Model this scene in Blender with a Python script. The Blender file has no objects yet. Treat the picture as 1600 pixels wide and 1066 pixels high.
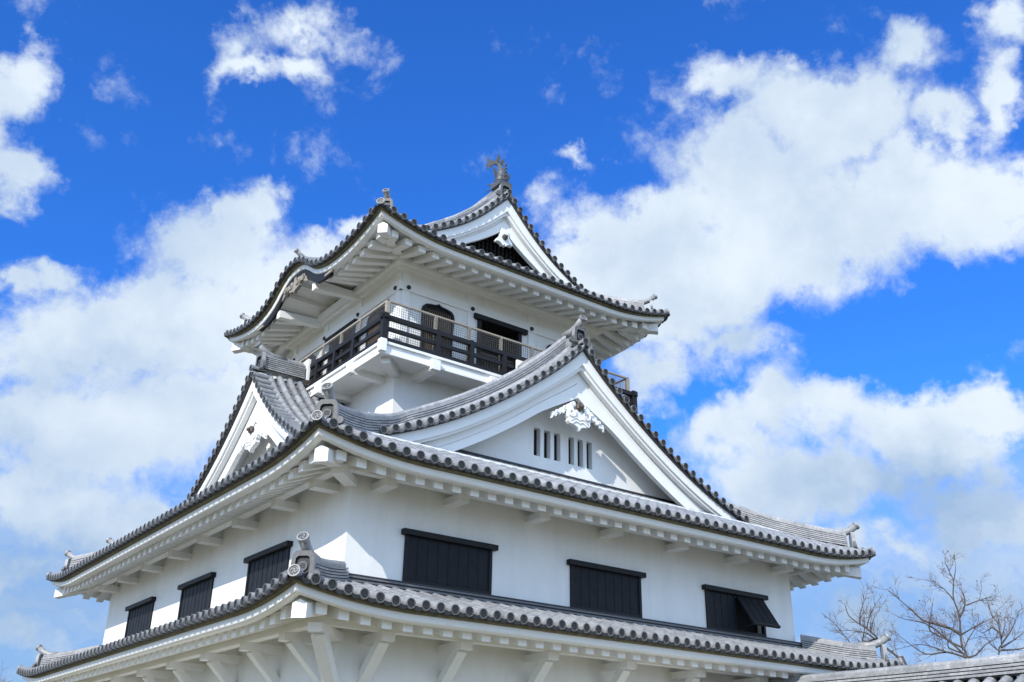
import bpy, math, random
import numpy as np
from mathutils import Vector, Matrix
rnd = random.Random(7)
SC = bpy.context.scene
COL = SC.collection
V = Vector
# ------------------------------------------------------------------ camera
cam = bpy.data.cameras.new('camera')
cam.sensor_width = 36.0; cam.lens = 36.0*1566.2/1600.0; cam.clip_end = 3000.0
co = bpy.data.objects.new('camera', cam); COL.objects.link(co)
_f = V((0.53637393, 0.73434045, 0.41598931)); _r = V((0.80260217, -0.59625241, 0.01768647)); _u = V((-0.26102252, -0.32438737, 0.90919749))
co.matrix_world = Matrix(((_r.x, _u.x, -_f.x, -8.65165), (_r.y, _u.y, -_f.y, -17.05762), (_r.z, _u.z, -_f.z, -4.66701), (0, 0, 0, 1)))
SC.camera = co
# ------------------------------------------------------------------ light
SUN = V((-1.0, -0.48, 0.75)).normalized()
sl = bpy.data.lights.new('sun', 'SUN'); sl.energy = 5.0; sl.angle = math.radians(0.53); sl.color = (1.0, 0.955, 0.88)
so = bpy.data.objects.new('sun', sl); COL.objects.link(so); so.rotation_euler = SUN.to_track_quat('Z', 'Y').to_euler()
so.location = SUN*60
SC.view_settings.view_transform = 'Standard'; SC.view_settings.look = 'None'
SC.view_settings.gamma = 1.0; SC.view_settings.use_curve_mapping = False
SC.view_settings.exposure = 0.0
# ------------------------------------------------------------------ sky with clouds (fixed to directions on the sky dome)
W = bpy.data.worlds.new('World'); SC.world = W; W.use_nodes = True
nt = W.node_tree; nt.nodes.clear()
def N(t, **k):
    n = nt.nodes.new(t)
    for a, b in k.items(): setattr(n, a, b)
    return n
def val(x, sock):
    if isinstance(x, (int, float)): sock.default_value = x
    elif isinstance(x, tuple): sock.default_value = x
    else: nt.links.new(x, sock)
def M(op, a, b=None, c=None, clamp=False):
    n = N('ShaderNodeMath', operation=op); n.use_clamp = clamp
    for i, x in enumerate((a, b, c)):
        if x is not None: val(x, n.inputs[i])
    return n.outputs[0]
def ramp(x, lo, hi, smooth=True):
    n = N('ShaderNodeMapRange'); n.interpolation_type = 'SMOOTHSTEP' if smooth else 'LINEAR'
    val(x, n.inputs[0]); n.inputs[1].default_value = lo; n.inputs[2].default_value = hi
    return n.outputs[0]
def mixc(f, a, b):
    n = N('ShaderNodeMix', data_type='RGBA'); val(f, n.inputs[0]); val(a, n.inputs[6]); val(b, n.inputs[7]); return n.outputs[2]
sky = N('ShaderNodeTexSky'); sky.sky_type = 'NISHITA'; sky.sun_disc = False
sky.sun_elevation = math.asin(SUN.z); sky.sun_rotation = math.atan2(SUN.x, SUN.y)
sky.air_density = 1.0; sky.dust_density = 0.6; sky.ozone_density = 3.0
tc = N('ShaderNodeTexCoord'); sep = N('ShaderNodeSeparateXYZ'); nt.links.new(tc.outputs['Generated'], sep.inputs[0])
az = M('ARCTAN2', sep.outputs[0], sep.outputs[1]); el = M('ARCSINE', sep.outputs[2])
comb = N('ShaderNodeCombineXYZ'); nt.links.new(az, comb.inputs[0]); nt.links.new(el, comb.inputs[1])
def noise(vec, scale, detail, rough, dist=0.0):
    n = N('ShaderNodeTexNoise'); n.inputs['Scale'].default_value = scale; n.inputs['Detail'].default_value = detail
    n.inputs['Roughness'].default_value = rough; n.inputs['Distortion'].default_value = dist
    nt.links.new(vec, n.inputs['Vector']); return n
gen = tc.outputs['Generated']
wn = noise(gen, 7.0, 6.0, 0.6)
wsub = N('ShaderNodeVectorMath', operation='SUBTRACT'); nt.links.new(wn.outputs['Color'], wsub.inputs[0]); wsub.inputs[1].default_value = (.5, .5, .5)
wsc = N('ShaderNodeVectorMath', operation='SCALE'); nt.links.new(wsub.outputs[0], wsc.inputs[0]); wsc.inputs['Scale'].default_value = 0.17
wadd = N('ShaderNodeVectorMath', operation='ADD'); nt.links.new(comb.outputs[0], wadd.inputs[0]); nt.links.new(wsc.outputs[0], wadd.inputs[1])
P2 = wadd.outputs[0]
#CLOUDS
CLOUDS = [(0.0615, 0.6013, 0.0672, 0.0459, 0.291, 1.0, 'c'), (0.089, 0.5286, 0.0719, 0.0474, 0.258, 1.1, 'c'), (0.0372, 0.5534, 0.0757, 0.0911, 0.293, 1.2, 'c'), (0.3173, 0.6549, 0.1123, 0.0406, 0.143, 0.95, 'c'), (0.2823, 0.6809, 0.0818, 0.062, 0.17, 0.75, 'c'), (0.3846, 0.7037, 0.1181, 0.0457, 0.108, 0.8, 'c'), (0.3688, 0.6601, 0.0682, 0.0351, 0.128, 0.8, 'c'), (0.4371, 0.722, 0.0559, 0.0287, 0.097, 0.6, 'c'), (0.1385, 0.4411, 0.0499, 0.026, 0.214, 1.0, 'c'), (0.1016, 0.4266, 0.0508, 0.034, 0.227, 1.0, 'c'), (0.3349, 0.5147, 0.0622, 0.0548, 0.134, 1.15, 'c'), (0.3004, 0.4785, 0.1012, 0.0727, 0.136, 1.15, 'c'), (0.2659, 0.4176, 0.1702, 0.0784, 0.127, 1.3, 'c'), (0.1878, 0.3799, 0.1594, 0.0763, 0.153, 1.2, 'c'), (0.3999, 0.4984, 0.0704, 0.0434, 0.101, 0.9, 'c'), (0.4395, 0.5215, 0.0575, 0.028, 0.088, 0.9, 'c'), (0.3701, 0.4635, 0.1104, 0.0741, 0.102, 1.0, 'c'), (0.2225, 0.2963, 0.2588, 0.1002, 0.103, 1.1, 'c'), (0.3029, 0.3494, 0.194, 0.1218, 0.096, 1.2, 'c'), (0.1861, 0.2277, 0.1704, 0.0626, 0.106, 1.0, 'c'), (0.2684, 0.2025, 0.1773, 0.0698, 0.077, 0.95, 'c'), (0.1995, 0.1622, 0.1199, 0.0332, 0.084, 0.8, 'c'), (0.199, 0.1135, 0.1392, 0.0378, 0.064, 0.75, 'c'), (0.8836, 0.6807, 0.0818, 0.0462, -0.131, 0.95, 'c'), (0.966, 0.6786, 0.0432, 0.0229, -0.164, 0.8, 'c'), (1.0012, 0.6289, 0.1694, 0.0745, -0.209, 1.25, 'c'), (1.0988, 0.6648, 0.0774, 0.0468, -0.245, 0.85, 'c'), (1.12, 0.6398, 0.0567, 0.0332, -0.248, 0.6, 'c'), (0.9092, 0.5818, 0.1751, 0.0893, -0.155, 1.3, 'c'), (0.7757, 0.5431, 0.1559, 0.0681, -0.082, 1.3, 'c'), (0.7448, 0.4939, 0.1403, 0.0816, -0.06, 1.4, 'c'), (0.8297, 0.4898, 0.1871, 0.0992, -0.105, 1.4, 'c'), (0.9514, 0.5278, 0.2012, 0.1018, -0.17, 1.3, 'c'), (1.0715, 0.5331, 0.1738, 0.0695, -0.225, 1.25, 'c'), (1.1514, 0.5282, 0.1004, 0.0618, -0.249, 1.2, 'c'), (1.187, 0.5999, 0.0522, 0.0863, -0.277, 1.0, 'c'), (1.2084, 0.6559, 0.053, 0.0423, -0.302, 0.85, 'c'), (1.126, 0.5806, 0.0661, 0.0338, -0.241, 0.85, 'c'), (0.7182, 0.6012, 0.0603, 0.0277, -0.039, 0.75, 'c'), (0.8239, 0.6082, 0.0333, 0.0273, -0.083, 0.75, 'c'), (0.7326, 0.576, 0.0446, 0.0248, -0.041, 0.45, 'c'), (0.6727, 0.5645, 0.0299, 0.025, -0.009, 0.4, 'c'), (0.8509, 0.4068, 0.1416, 0.0563, -0.089, 0.75, 'c'), (0.7766, 0.4105, 0.1075, 0.0569, -0.055, 0.8, 'c'), (0.9029, 0.3969, 0.0763, 0.0371, -0.094, 0.6, 'c'), (0.8836, 0.3301, 0.146, 0.0556, -0.082, 0.9, 'c'), (1.0281, 0.3123, 0.1756, 0.0651, -0.128, 1.2, 'c'), (1.1101, 0.3259, 0.103, 0.0517, -0.151, 1.15, 'c'), (0.9403, 0.2779, 0.2307, 0.0664, -0.095, 1.05, 'c'), (1.0628, 0.245, 0.1782, 0.069, -0.108, 1.0, 'c'), (0.944, 0.2067, 0.1638, 0.0411, -0.062, 0.85, 'c'), (1.0771, 0.1714, 0.1076, 0.0498, -0.069, 0.75, 'c'), (0.9558, 0.1604, 0.0821, 0.0343, -0.04, 0.7, 'c'), (0.9072, 0.1334, 0.1107, 0.0285, -0.025, 0.8, 'c'), (0.9895, 0.1205, 0.133, 0.0248, -0.033, 0.8, 'c'), (1.0637, 0.2506, 0.1512, 0.0459, -0.108, 0.55, 's'), (0.9707, 0.2345, 0.1625, 0.0353, -0.078, 0.35, 's'), (0.9947, 0.1589, 0.154, 0.0339, -0.052, 0.5, 's'), (0.9378, 0.4185, 0.0756, 0.0368, -0.113, 0.4, 's'), (0.8481, 0.4572, 0.1067, 0.0313, -0.091, 0.2, 's'), (0.9457, 0.5894, 0.0953, 0.0357, -0.155, 0.15, 's'), (0.2008, 0.3464, 0.1451, 0.0412, 0.141, 0.55, 's'), (0.1928, 0.2745, 0.1881, 0.0463, 0.117, 0.55, 's'), (1.0398, 0.2759, 0.1708, 0.0408, -0.115, 0.5, 's'), (0.3117, 0.4121, 0.0783, 0.0368, 0.125, 0.25, 's'), (0.245, 0.1775, 0.1727, 0.0513, 0.075, 0.5, 's'), (0.206, 0.1301, 0.1073, 0.0328, 0.071, 0.5, 's'), (0.3232, 0.3396, 0.0889, 0.0428, 0.104, 0.4, 's'), (1.1996, 0.6473, 0.0358, 0.0321, -0.291, 0.2, 's'), (0.3099, 0.6919, 0.0679, 0.0341, 0.159, 0.35, 's'), (0.8575, 0.4064, 0.1288, 0.0375, -0.089, 0.45, 's')]
def blob(a, e, ra, re, rot, w):
    mp = N('ShaderNodeMapping'); mp.vector_type = 'TEXTURE'
    mp.inputs['Location'].default_value = (a, e, 0); mp.inputs['Rotation'].default_value = (0, 0, rot); mp.inputs['Scale'].default_value = (ra, re, 1)
    nt.links.new(P2, mp.inputs['Vector'])
    g = N('ShaderNodeTexGradient'); g.gradient_type = 'SPHERICAL'; nt.links.new(mp.outputs[0], g.inputs[0])
    return M('MULTIPLY', g.outputs['Fac'], w)
#ENDCLOUDS
# __BLOBS__
acc = None
shade = None
for (a, e, ra, re, rot, w, kind) in CLOUDS:
    b = blob(a, e, ra, re, rot, w)
    if kind == 'c': acc = b if acc is None else M('SMOOTH_MAX', acc, b, 0.25)
    else: shade = b if shade is None else M('ADD', shade, b)
n1 = noise(gen, 9.0, 12.0, 0.66, 0.3).outputs['Fac']
n2 = noise(gen, 2.4, 8.0, 0.6).outputs['Fac']
if acc is None: acc = 0.0
if shade is None: shade = 0.0
vo = N('ShaderNodeTexVoronoi'); vo.feature = 'F1'; vo.inputs['Scale'].default_value = 15.0; vo.inputs['Detail'].default_value = 2.0; vo.inputs['Roughness'].default_value = 0.55
wv = N('ShaderNodeVectorMath', operation='ADD'); nt.links.new(gen, wv.inputs[0]); nt.links.new(wsc.outputs[0], wv.inputs[1]); nt.links.new(wv.outputs[0], vo.inputs['Vector'])
n4 = noise(gen, 30.0, 8.0, 0.7).outputs['Fac']
puff = M('MULTIPLY', M('SUBTRACT', 0.42, vo.outputs['Distance']), 0.55)
dens = M('ADD', M('MULTIPLY_ADD', acc, 1.7, M('SUBTRACT', puff, 0.06)), M('MULTIPLY', M('MULTIPLY_ADD', ramp(acc, 0.0, 0.22), 0.5, 0.5), M('ADD', M('MULTIPLY', M('SUBTRACT', n1, 0.5), 1.5), M('MULTIPLY', M('SUBTRACT', n4, 0.5), 0.7))))
mask = ramp(dens, 0.12, 0.95)
# unseen cloud cover, brightened and blued as added fill light, for the rest of the dome, away from the part the photograph shows
dot = N('ShaderNodeVectorMath', operation='DOT_PRODUCT'); nt.links.new(gen, dot.inputs[0]); dot.inputs[1].default_value = tuple(_f)
far = M('SUBTRACT', 1.0, ramp(dot.outputs['Value'], 0.55, 0.75))
mask2 = M('MULTIPLY', ramp(n2, 0.40, 0.56), far)
mask = M('MAXIMUM', mask, mask2)
n3 = noise(gen, 5.0, 9.0, 0.6).outputs['Fac']
soft = M('ADD', M('ADD', M('MULTIPLY', ramp(n3, 0.40, 0.72), 0.55), M('MULTIPLY', M('SUBTRACT', 1.0, ramp(el, 0.12, 0.36)), 0.5)), M('MULTIPLY', shade, 0.8), clamp=True)
cc = mixc(soft, (0.83, 0.93, 1.03, 1), (0.37, 0.53, 0.77, 1))
cc = mixc(far, cc, (1.06, 1.42, 1.95, 1))  # out-of-view clouds get a brighter, bluer colour to fill the walls
hs = N('ShaderNodeHueSaturation'); hs.inputs['Saturation'].default_value = 1.1; hs.inputs['Value'].default_value = 1.0
nt.links.new(sky.outputs[0], hs.inputs['Color'])
SKYK = 0.13
tint = N('ShaderNodeVectorMath', operation='MULTIPLY'); nt.links.new(hs.outputs[0], tint.inputs[0]); tint.inputs[1].default_value = (0.38, 1.03, 2.02)
csc = N('ShaderNodeVectorMath', operation='SCALE'); nt.links.new(cc, csc.inputs[0]); csc.inputs['Scale'].default_value = 1.0/SKYK
low = M('SUBTRACT', 1.0, ramp(el, 0.16, 0.36))
hz = N('ShaderNodeVectorMath', operation='SCALE'); hz.inputs[0].default_value = (0.30, 0.47, 0.73); hz.inputs['Scale'].default_value = 1.0/SKYK
clear = mixc(M('MULTIPLY', low, 0.85), tint.outputs[0], hz.outputs[0])
st = N('ShaderNodeMapping'); st.inputs['Scale'].default_value = (2.2, 13.0, 1.0); st.inputs['Rotation'].default_value = (0, 0, 0.12); nt.links.new(P2, st.inputs['Vector'])
strat = M('MULTIPLY', ramp(noise(st.outputs[0], 1.6, 9.0, 0.62).outputs['Fac'], 0.40, 0.68), M('MULTIPLY', low, 0.8))
mask = M('MAXIMUM', mask, strat)
mixsky = mixc(mask, clear, csc.outputs[0])
bg = N('ShaderNodeBackground'); bg.inputs['Strength'].default_value = SKYK
nt.links.new(mixsky, bg.inputs['Color'])
wo = N('ShaderNodeOutputWorld'); nt.links.new(bg.outputs[0], wo.inputs[0])
W.cycles.sampling_method = 'MANUAL'; W.cycles.sample_map_resolution = 512

# ------------------------------------------------------------------ materials
MATS = {}
def mat(name, col, rough=0.7, var=0.0, vscale=3.0, bump=0.0, bscale=20.0, tone=False, spec=0.5, streak=0.0, col2=None, thresh=(0.45, 0.7)):
    m = bpy.data.materials.new(name); m.use_nodes = True; t = m.node_tree; b = t.nodes['Principled BSDF']
    b.inputs['Roughness'].default_value = rough; b.inputs['Specular IOR Level'].default_value = spec
    tcn = t.nodes.new('ShaderNodeTexCoord'); src = None
    def nz(scale, det=6.0, stretch=None):
        n = t.nodes.new('ShaderNodeTexNoise'); n.inputs['Scale'].default_value = scale; n.inputs['Detail'].default_value = det; n.inputs['Roughness'].default_value = 0.65
        if stretch:
            mp = t.nodes.new('ShaderNodeMapping'); mp.inputs['Scale'].default_value = stretch
            t.links.new(tcn.outputs['Object'], mp.inputs[0]); t.links.new(mp.outputs[0], n.inputs['Vector'])
        else: t.links.new(tcn.outputs['Object'], n.inputs['Vector'])
        return n.outputs['Fac']
    def mx(fac, a, bb, mode='MIX'):
        n = t.nodes.new('ShaderNodeMix'); n.data_type = 'RGBA'; n.blend_type = mode
        for x, s in ((fac, n.inputs[0]), (a, n.inputs[6]), (bb, n.inputs[7])):
            if isinstance(x, (int, float, tuple)): s.default_value = x
            else: t.links.new(x, s)
        return n.outputs[2]
    def mr(x, a, bb, c=0.0, d=1.0):
        n = t.nodes.new('ShaderNodeMapRange'); t.links.new(x, n.inputs[0])
        for i, q in enumerate((a, bb, c, d)): n.inputs[i+1].default_value = q
        return n.outputs[0]
    c = tuple(col)+(1,)
    cur = c
    if col2:
        cur = mx(mr(nz(vscale), thresh[0], thresh[1]), c, tuple(col2)+(1,))
    if var:
        lo = tuple(x*(1-var) for x in (1, 1, 1))+(1,); hi = tuple(1+var for _ in range(3))+(1,)
        cur = mx(1.0, cur, mx(mr(nz(vscale*2.3, 8), 0.3, 0.7), lo, hi), 'MULTIPLY')
    if streak:
        cur = mx(1.0, cur, mx(mr(nz(1.0, 5, (2.2, 2.2, 0.12)), 0.45, 0.75), (1, 1, 1, 1), (1-streak, 1-streak, 1-streak*1.2, 1)), 'MULTIPLY')
    if tone:
        at = t.nodes.new('ShaderNodeAttribute'); at.attribute_name = 'tone'
        cur = mx(1.0, cur, mx(at.outputs['Fac'], (0.76, 0.76, 0.77, 1), (1.24, 1.23, 1.21, 1)), 'MULTIPLY')
    if isinstance(cur, tuple): b.inputs['Base Color'].default_value = cur
    else: t.links.new(cur, b.inputs['Base Color'])
    if bump:
        bn = t.nodes.new('ShaderNodeBump'); bn.inputs['Strength'].default_value = bump; bn.inputs['Distance'].default_value = 0.02
        t.links.new(nz(bscale, 8), bn.inputs['Height']); t.links.new(bn.outputs[0], b.inputs['Normal'])
    MATS[name] = m
    return m
mat('white_plaster', (0.80, 0.80, 0.78), 0.75, var=0.035, vscale=0.8, bump=0.12, bscale=14, streak=0.07, spec=0.3)
mat('white_paint', (0.82, 0.82, 0.80), 0.5, var=0.03, vscale=1.5, bump=0.06, bscale=25, spec=0.4)
mat('mossy_board', (0.155, 0.135, 0.075), 0.85, var=0.35, vscale=3.0, col2=(0.10, 0.095, 0.06))
mat('roof_tile', (0.235, 0.241, 0.252), 0.42, var=0.2, vscale=5.0, bump=0.25, bscale=40, tone=True, col2=(0.31, 0.315, 0.32), thresh=(0.5, 0.75))
mat('ridge_tile', (0.265, 0.268, 0.275), 0.42, var=0.22, vscale=6.0, bump=0.25, bscale=40, tone=True, col2=(0.38, 0.375, 0.365), thresh=(0.48, 0.72))
mat('tile_rim', (0.11, 0.11, 0.11), 0.6, var=0.25, vscale=9.0, tone=True)
mat('pale_rim', (0.29, 0.29, 0.285), 0.6, var=0.2, vscale=9.0)
mat('pale_face', (0.24, 0.24, 0.235), 0.6, var=0.3, vscale=12.0)
mat('tile_face', (0.013, 0.0135, 0.014), 0.6, var=0.3, vscale=12.0, tone=True)  # near-black: recess shade put into the colour along with grime
mat('tile_swirl', (0.036, 0.037, 0.038), 0.6, var=0.3, vscale=9.0)
mat('pan_tile', (0.14, 0.143, 0.15), 0.5, var=0.25, vscale=5.0, tone=True)  # darker than the round rows: shadow between them put into the colour
mat('tile_dark', (0.024, 0.024, 0.026), 0.6, var=0.3, vscale=5.0, tone=True)
mat('black_wood', (0.009, 0.009, 0.011), 0.6, spec=0.3, var=0.25, vscale=6.0, bump=0.15, bscale=30)
mat('black_shutter', (0.0125, 0.0145, 0.019), 0.6, spec=0.2, var=0.3, vscale=2.0, bump=0.1, bscale=25)
mat('weathered_wood', (0.31, 0.275, 0.225), 0.8, var=0.25, vscale=6.0, bump=0.2, bscale=40)
mat('lattice_wood', (0.105, 0.072, 0.048), 0.7, var=0.3, vscale=6.0)
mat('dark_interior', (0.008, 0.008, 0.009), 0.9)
mat('dark_gable', (0.02, 0.018, 0.018), 0.8, var=0.3, vscale=5.0)
mat('wire', (0.09, 0.085, 0.08), 0.5)
mat('iron_cap', (0.012, 0.016, 0.017), 0.5)
mat('bronze_boss', (0.075, 0.058, 0.045), 0.55, var=0.4, vscale=12.0)
mat('carved_wood', (0.26, 0.235, 0.205), 0.8, var=0.35, vscale=8.0)
mat('finial_tile', (0.068, 0.072, 0.08), 0.5, var=0.35, vscale=14.0, bump=0.3, bscale=50)
mat('stone', (0.27, 0.26, 0.24), 0.9, var=0.35, vscale=1.2, bump=0.6, bscale=6)
mat('sandy_ground', (0.16, 0.132, 0.062), 0.95, var=0.2, vscale=0.25, bump=0.3, bscale=8)
mat('bark', (0.075, 0.06, 0.052), 0.9, var=0.35, vscale=4.0, bump=0.5, bscale=20)
mat('twig', (0.15, 0.10, 0.08), 0.9, var=0.3, vscale=2.0)
mat('dry_leaf', (0.22, 0.12, 0.07), 0.8)

# ------------------------------------------------------------------ mesh builder
class MB:
    def __init__(s): s.v = []; s.f = []; s.m = []; s.t = []; s.mats = []; s.sm = []
    def mi(s, name):
        if name not in s.mats: s.mats.append(name)
        return s.mats.index(name)
    def av(s, p): s.v.append(tuple(p)); return len(s.v)-1
    def face(s, idx, mat, tone=0.5, smooth=False):
        s.f.append(tuple(idx)); s.m.append(s.mi(mat)); s.t.append(tone); s.sm.append(smooth)
    def poly(s, pts, mat, tone=0.5): s.face([s.av(p) for p in pts], mat, tone)
    def rings(s, rs, mat, tone=0.5, closed=True, caps=True, smooth=False, tones=None):
        ids = [[s.av(p) for p in r] for r in rs]; n = len(rs[0])
        for i in range(len(ids)-1):
            tt = tones[i] if tones else tone
            for j in range(n if closed else n-1):
                k = (j+1) % n
                s.face((ids[i][j], ids[i][k], ids[i+1][k], ids[i+1][j]), mat, tt, smooth)
        if caps and closed:
            s.face(list(reversed(ids[0])), mat, tone); s.face(ids[-1], mat, tone)
    def obox(s, c, ax, ay, az, mat, tone=0.5):
        # c centre, ax/ay/az half extents as vectors
        c = V(c); ax = V(ax); ay = V(ay); az = V(az)
        p = [c+sx*ax+sy*ay+sz*az for sz in (-1, 1) for sy in (-1, 1) for sx in (-1, 1)]
        i = [s.av(q) for q in p]
        fl = ((0, 2, 3, 1), (4, 5, 7, 6), (0, 1, 5, 4), (2, 6, 7, 3), (0, 4, 6, 2), (1, 3, 7, 5))
        for q in fl: s.face([i[k] for k in q], mat, tone)
    def box(s, a, b, mat, tone=0.5):
        a = V(a); b = V(b); c = (a+b)/2; h = (b-a)/2
        s.obox(c, (h.x, 0, 0), (0, h.y, 0), (0, 0, h.z), mat, tone)
    def beam(s, p, q, w, h, mat, up=V((0, 0, 1)), tone=0.5):
        p = V(p); q = V(q); d = (q-p); L = d.length; d.normalize(); side = d.cross(up).normalized(); u = side.cross(d)
        s.obox((p+q)/2, d*(L/2), side*(w/2), u*(h/2), mat, tone)
    def tube(s, pts, rad, n, mat, caps=True, tone=0.5, smooth=True):
        pts = [V(p) for p in pts]; rs = []
        prev = None
        for i, p in enumerate(pts):
            d = (pts[min(i+1, len(pts)-1)]-pts[max(i-1, 0)]).normalized()
            if prev is None:
                a = d.cross(V((0, 0, 1)));
                if a.length < 1e-3: a = d.cross(V((1, 0, 0)))
                a.normalize()
            else:
                a = prev-d*prev.dot(d); a.normalize()
            prev = a; b = d.cross(a); r = rad[i] if isinstance(rad, (list, tuple)) else rad
            rs.append([p+(a*math.cos(2*math.pi*k/n)+b*math.sin(2*math.pi*k/n))*r for k in range(n)])
        s.rings(rs, mat, tone, True, caps, smooth)
    def extrude(s, pts2, o, ux, uy, dirv, mat, tone=0.5):
        # polygon in plane (o,ux,uy), extruded along dirv
        o = V(o); a = [s.av(o+ux*x+uy*y) for x, y in pts2]; b = [s.av(o+ux*x+uy*y+dirv) for x, y in pts2]; n = len(a)
        s.face(a, mat, tone); s.face(list(reversed(b)), mat, tone)
        for i in range(n): s.face((a[i], b[i], b[(i+1) % n], a[(i+1) % n]), mat, tone)
    def build(s, name, parent=None, fixn=True):
        me = bpy.data.meshes.new(name)
        me.from_pydata(s.v, [], s.f)
        for k in s.mats: me.materials.append(MATS[k])
        me.polygons.foreach_set('material_index', s.m)
        me.polygons.foreach_set('use_smooth', s.sm)
        at = me.attributes.new('tone', 'FLOAT', 'FACE'); at.data.foreach_set('value', s.t)
        me.validate(); me.update()
        o = bpy.data.objects.new(name, me); COL.objects.link(o)
        if parent is not None: setparent(o, parent)
        return o
OFF = {}
def setparent(o, parent):
    o.parent = parent
    w = OFF.get(parent.name, V((0, 0, 0)))
    o.location = -w if parent.name in OFF else V((0, 0, 0))
def thing(name, label, cat, loc, group=None):
    o = bpy.data.objects.new(name, None); COL.objects.link(o); o.location = loc; o.empty_display_size = 0.5
    o['label'] = label; o['category'] = cat
    if group: o['group'] = group
    OFF[o.name] = V(loc)
    return o
Z = V((0, 0, 1))
def rt(): return rnd.random()
def tn(): return min(1, max(0, rnd.gauss(0.5, 0.22)))

# round end tile: raised rim, recessed face, three-comma swirl
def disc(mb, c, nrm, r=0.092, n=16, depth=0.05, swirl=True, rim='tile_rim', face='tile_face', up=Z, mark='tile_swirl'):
    c = V(c); nrm = V(nrm).normalized(); a = up.cross(nrm)
    if a.length < 1e-3: a = V((1, 0, 0))
    a.normalize(); b = nrm.cross(a); t = tn()
    def ring(rr, d): return [c+nrm*d+(a*math.cos(2*math.pi*k/n)+b*math.sin(2*math.pi*k/n))*rr for k in range(n)]
    R = [ring(r, -depth), ring(r, 0.0), ring(r*0.97, 0.008), ring(r*0.80, 0.008), ring(r*0.78, -0.010)]
    mb.rings(R[:2], 'roof_tile', t, True, False); mb.rings(R[1:5], rim, t, True, False)
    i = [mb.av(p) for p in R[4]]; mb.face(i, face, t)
    if swirl:
        a0 = rnd.random()*6
        for k in range(3):
            th0 = a0+k*2.094; L = []
            for q in range(6):
                th = th0+q*0.42; rr = r*(0.20+0.42*q/5); w = r*0.13*(1.25-0.9*q/5)
                L.append((th, rr, w))
            pts = [c+nrm*0.0+(a*math.cos(th)+b*math.sin(th))*(rr+w) for th, rr, w in L]+[c+(a*math.cos(th)+b*math.sin(th))*(rr-w) for th, rr, w in reversed(L)]
            ii = [mb.av(p) for p in pts]; m = len(L)
            for q in range(m-1): mb.face((ii[q], ii[q+1], ii[2*m-2-q], ii[2*m-1-q]), mark, t)
        rr = [c+nrm*0.002+(a*math.cos(2*math.pi*k/n)+b*math.sin(2*math.pi*k/n))*r*0.70 for k in range(n)]
        r2 = [c+nrm*0.002+(a*math.cos(2*math.pi*k/n)+b*math.sin(2*math.pi*k/n))*r*0.65 for k in range(n)]
        mb.rings([rr, r2], mark, t, True, False)

PITCH = 0.305
class Slope:
    """one roof slope: P(u,t): u along the eave, t inwards"""
    def __init__(s, side, rect, e, zt, prof, lift, lr, extra=None):
        s.side = side; s.x0, s.y0, s.x1, s.y1 = rect; s.e = e; s.zt = zt; s.prof = prof; s.c = lift; s.lr = lr; s.extra = extra
        s.L = (s.x1-s.x0 if side in 'SN' else s.y1-s.y0)+2*e
        s.out = {'S': V((0, -1, 0)), 'N': V((0, 1, 0)), 'W': V((-1, 0, 0)), 'E': V((1, 0, 0))}[side]
        s.tan = V((1, 0, 0)) if side in 'SN' else V((0, 1, 0))
    def lift(s, u, t=0):
        d = max(0.0, min(u, s.L-u)); h = s.c*max(0, 1-d/s.lr)**2*max(0, 1-t/2.2)
        if s.extra: h += s.extra(u, t)
        return h
    def P(s, u, t, dz=0.0):
        z = s.zt+s.prof(t)+s.lift(u, t)+dz; e = s.e
        if s.side == 'S': return V((s.x0-e+u, s.y0-e+t, z))
        if s.side == 'N': return V((s.x0-e+u, s.y1+e-t, z))
        if s.side == 'W': return V((s.x0-e+t, s.y0-e+u, z))
        return V((s.x1+e-t, s.y0-e+u, z))
    def E(s, u, i, dz):
        """point below the eave, i inwards from the tile edge, heights follow the eave curve; u is squeezed to mitre at the hips"""
        uu = i+(s.L-2*i)*u/s.L
        z = s.zt+s.lift(u)+dz; e = s.e
        if s.side == 'S': return V((s.x0-e+uu, s.y0-e+i, z))
        if s.side == 'N': return V((s.x0-e+uu, s.y1+e-i, z))
        if s.side == 'W': return V((s.x0-e+i, s.y0-e+uu, z))
        return V((s.x1+e-i, s.y0-e+uu, z))
    def rows(s):
        n = int((s.L-0.62)//PITCH); m = s.L/2-n*PITCH/2
        return [m+k*PITCH for k in range(n+1)]

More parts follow.
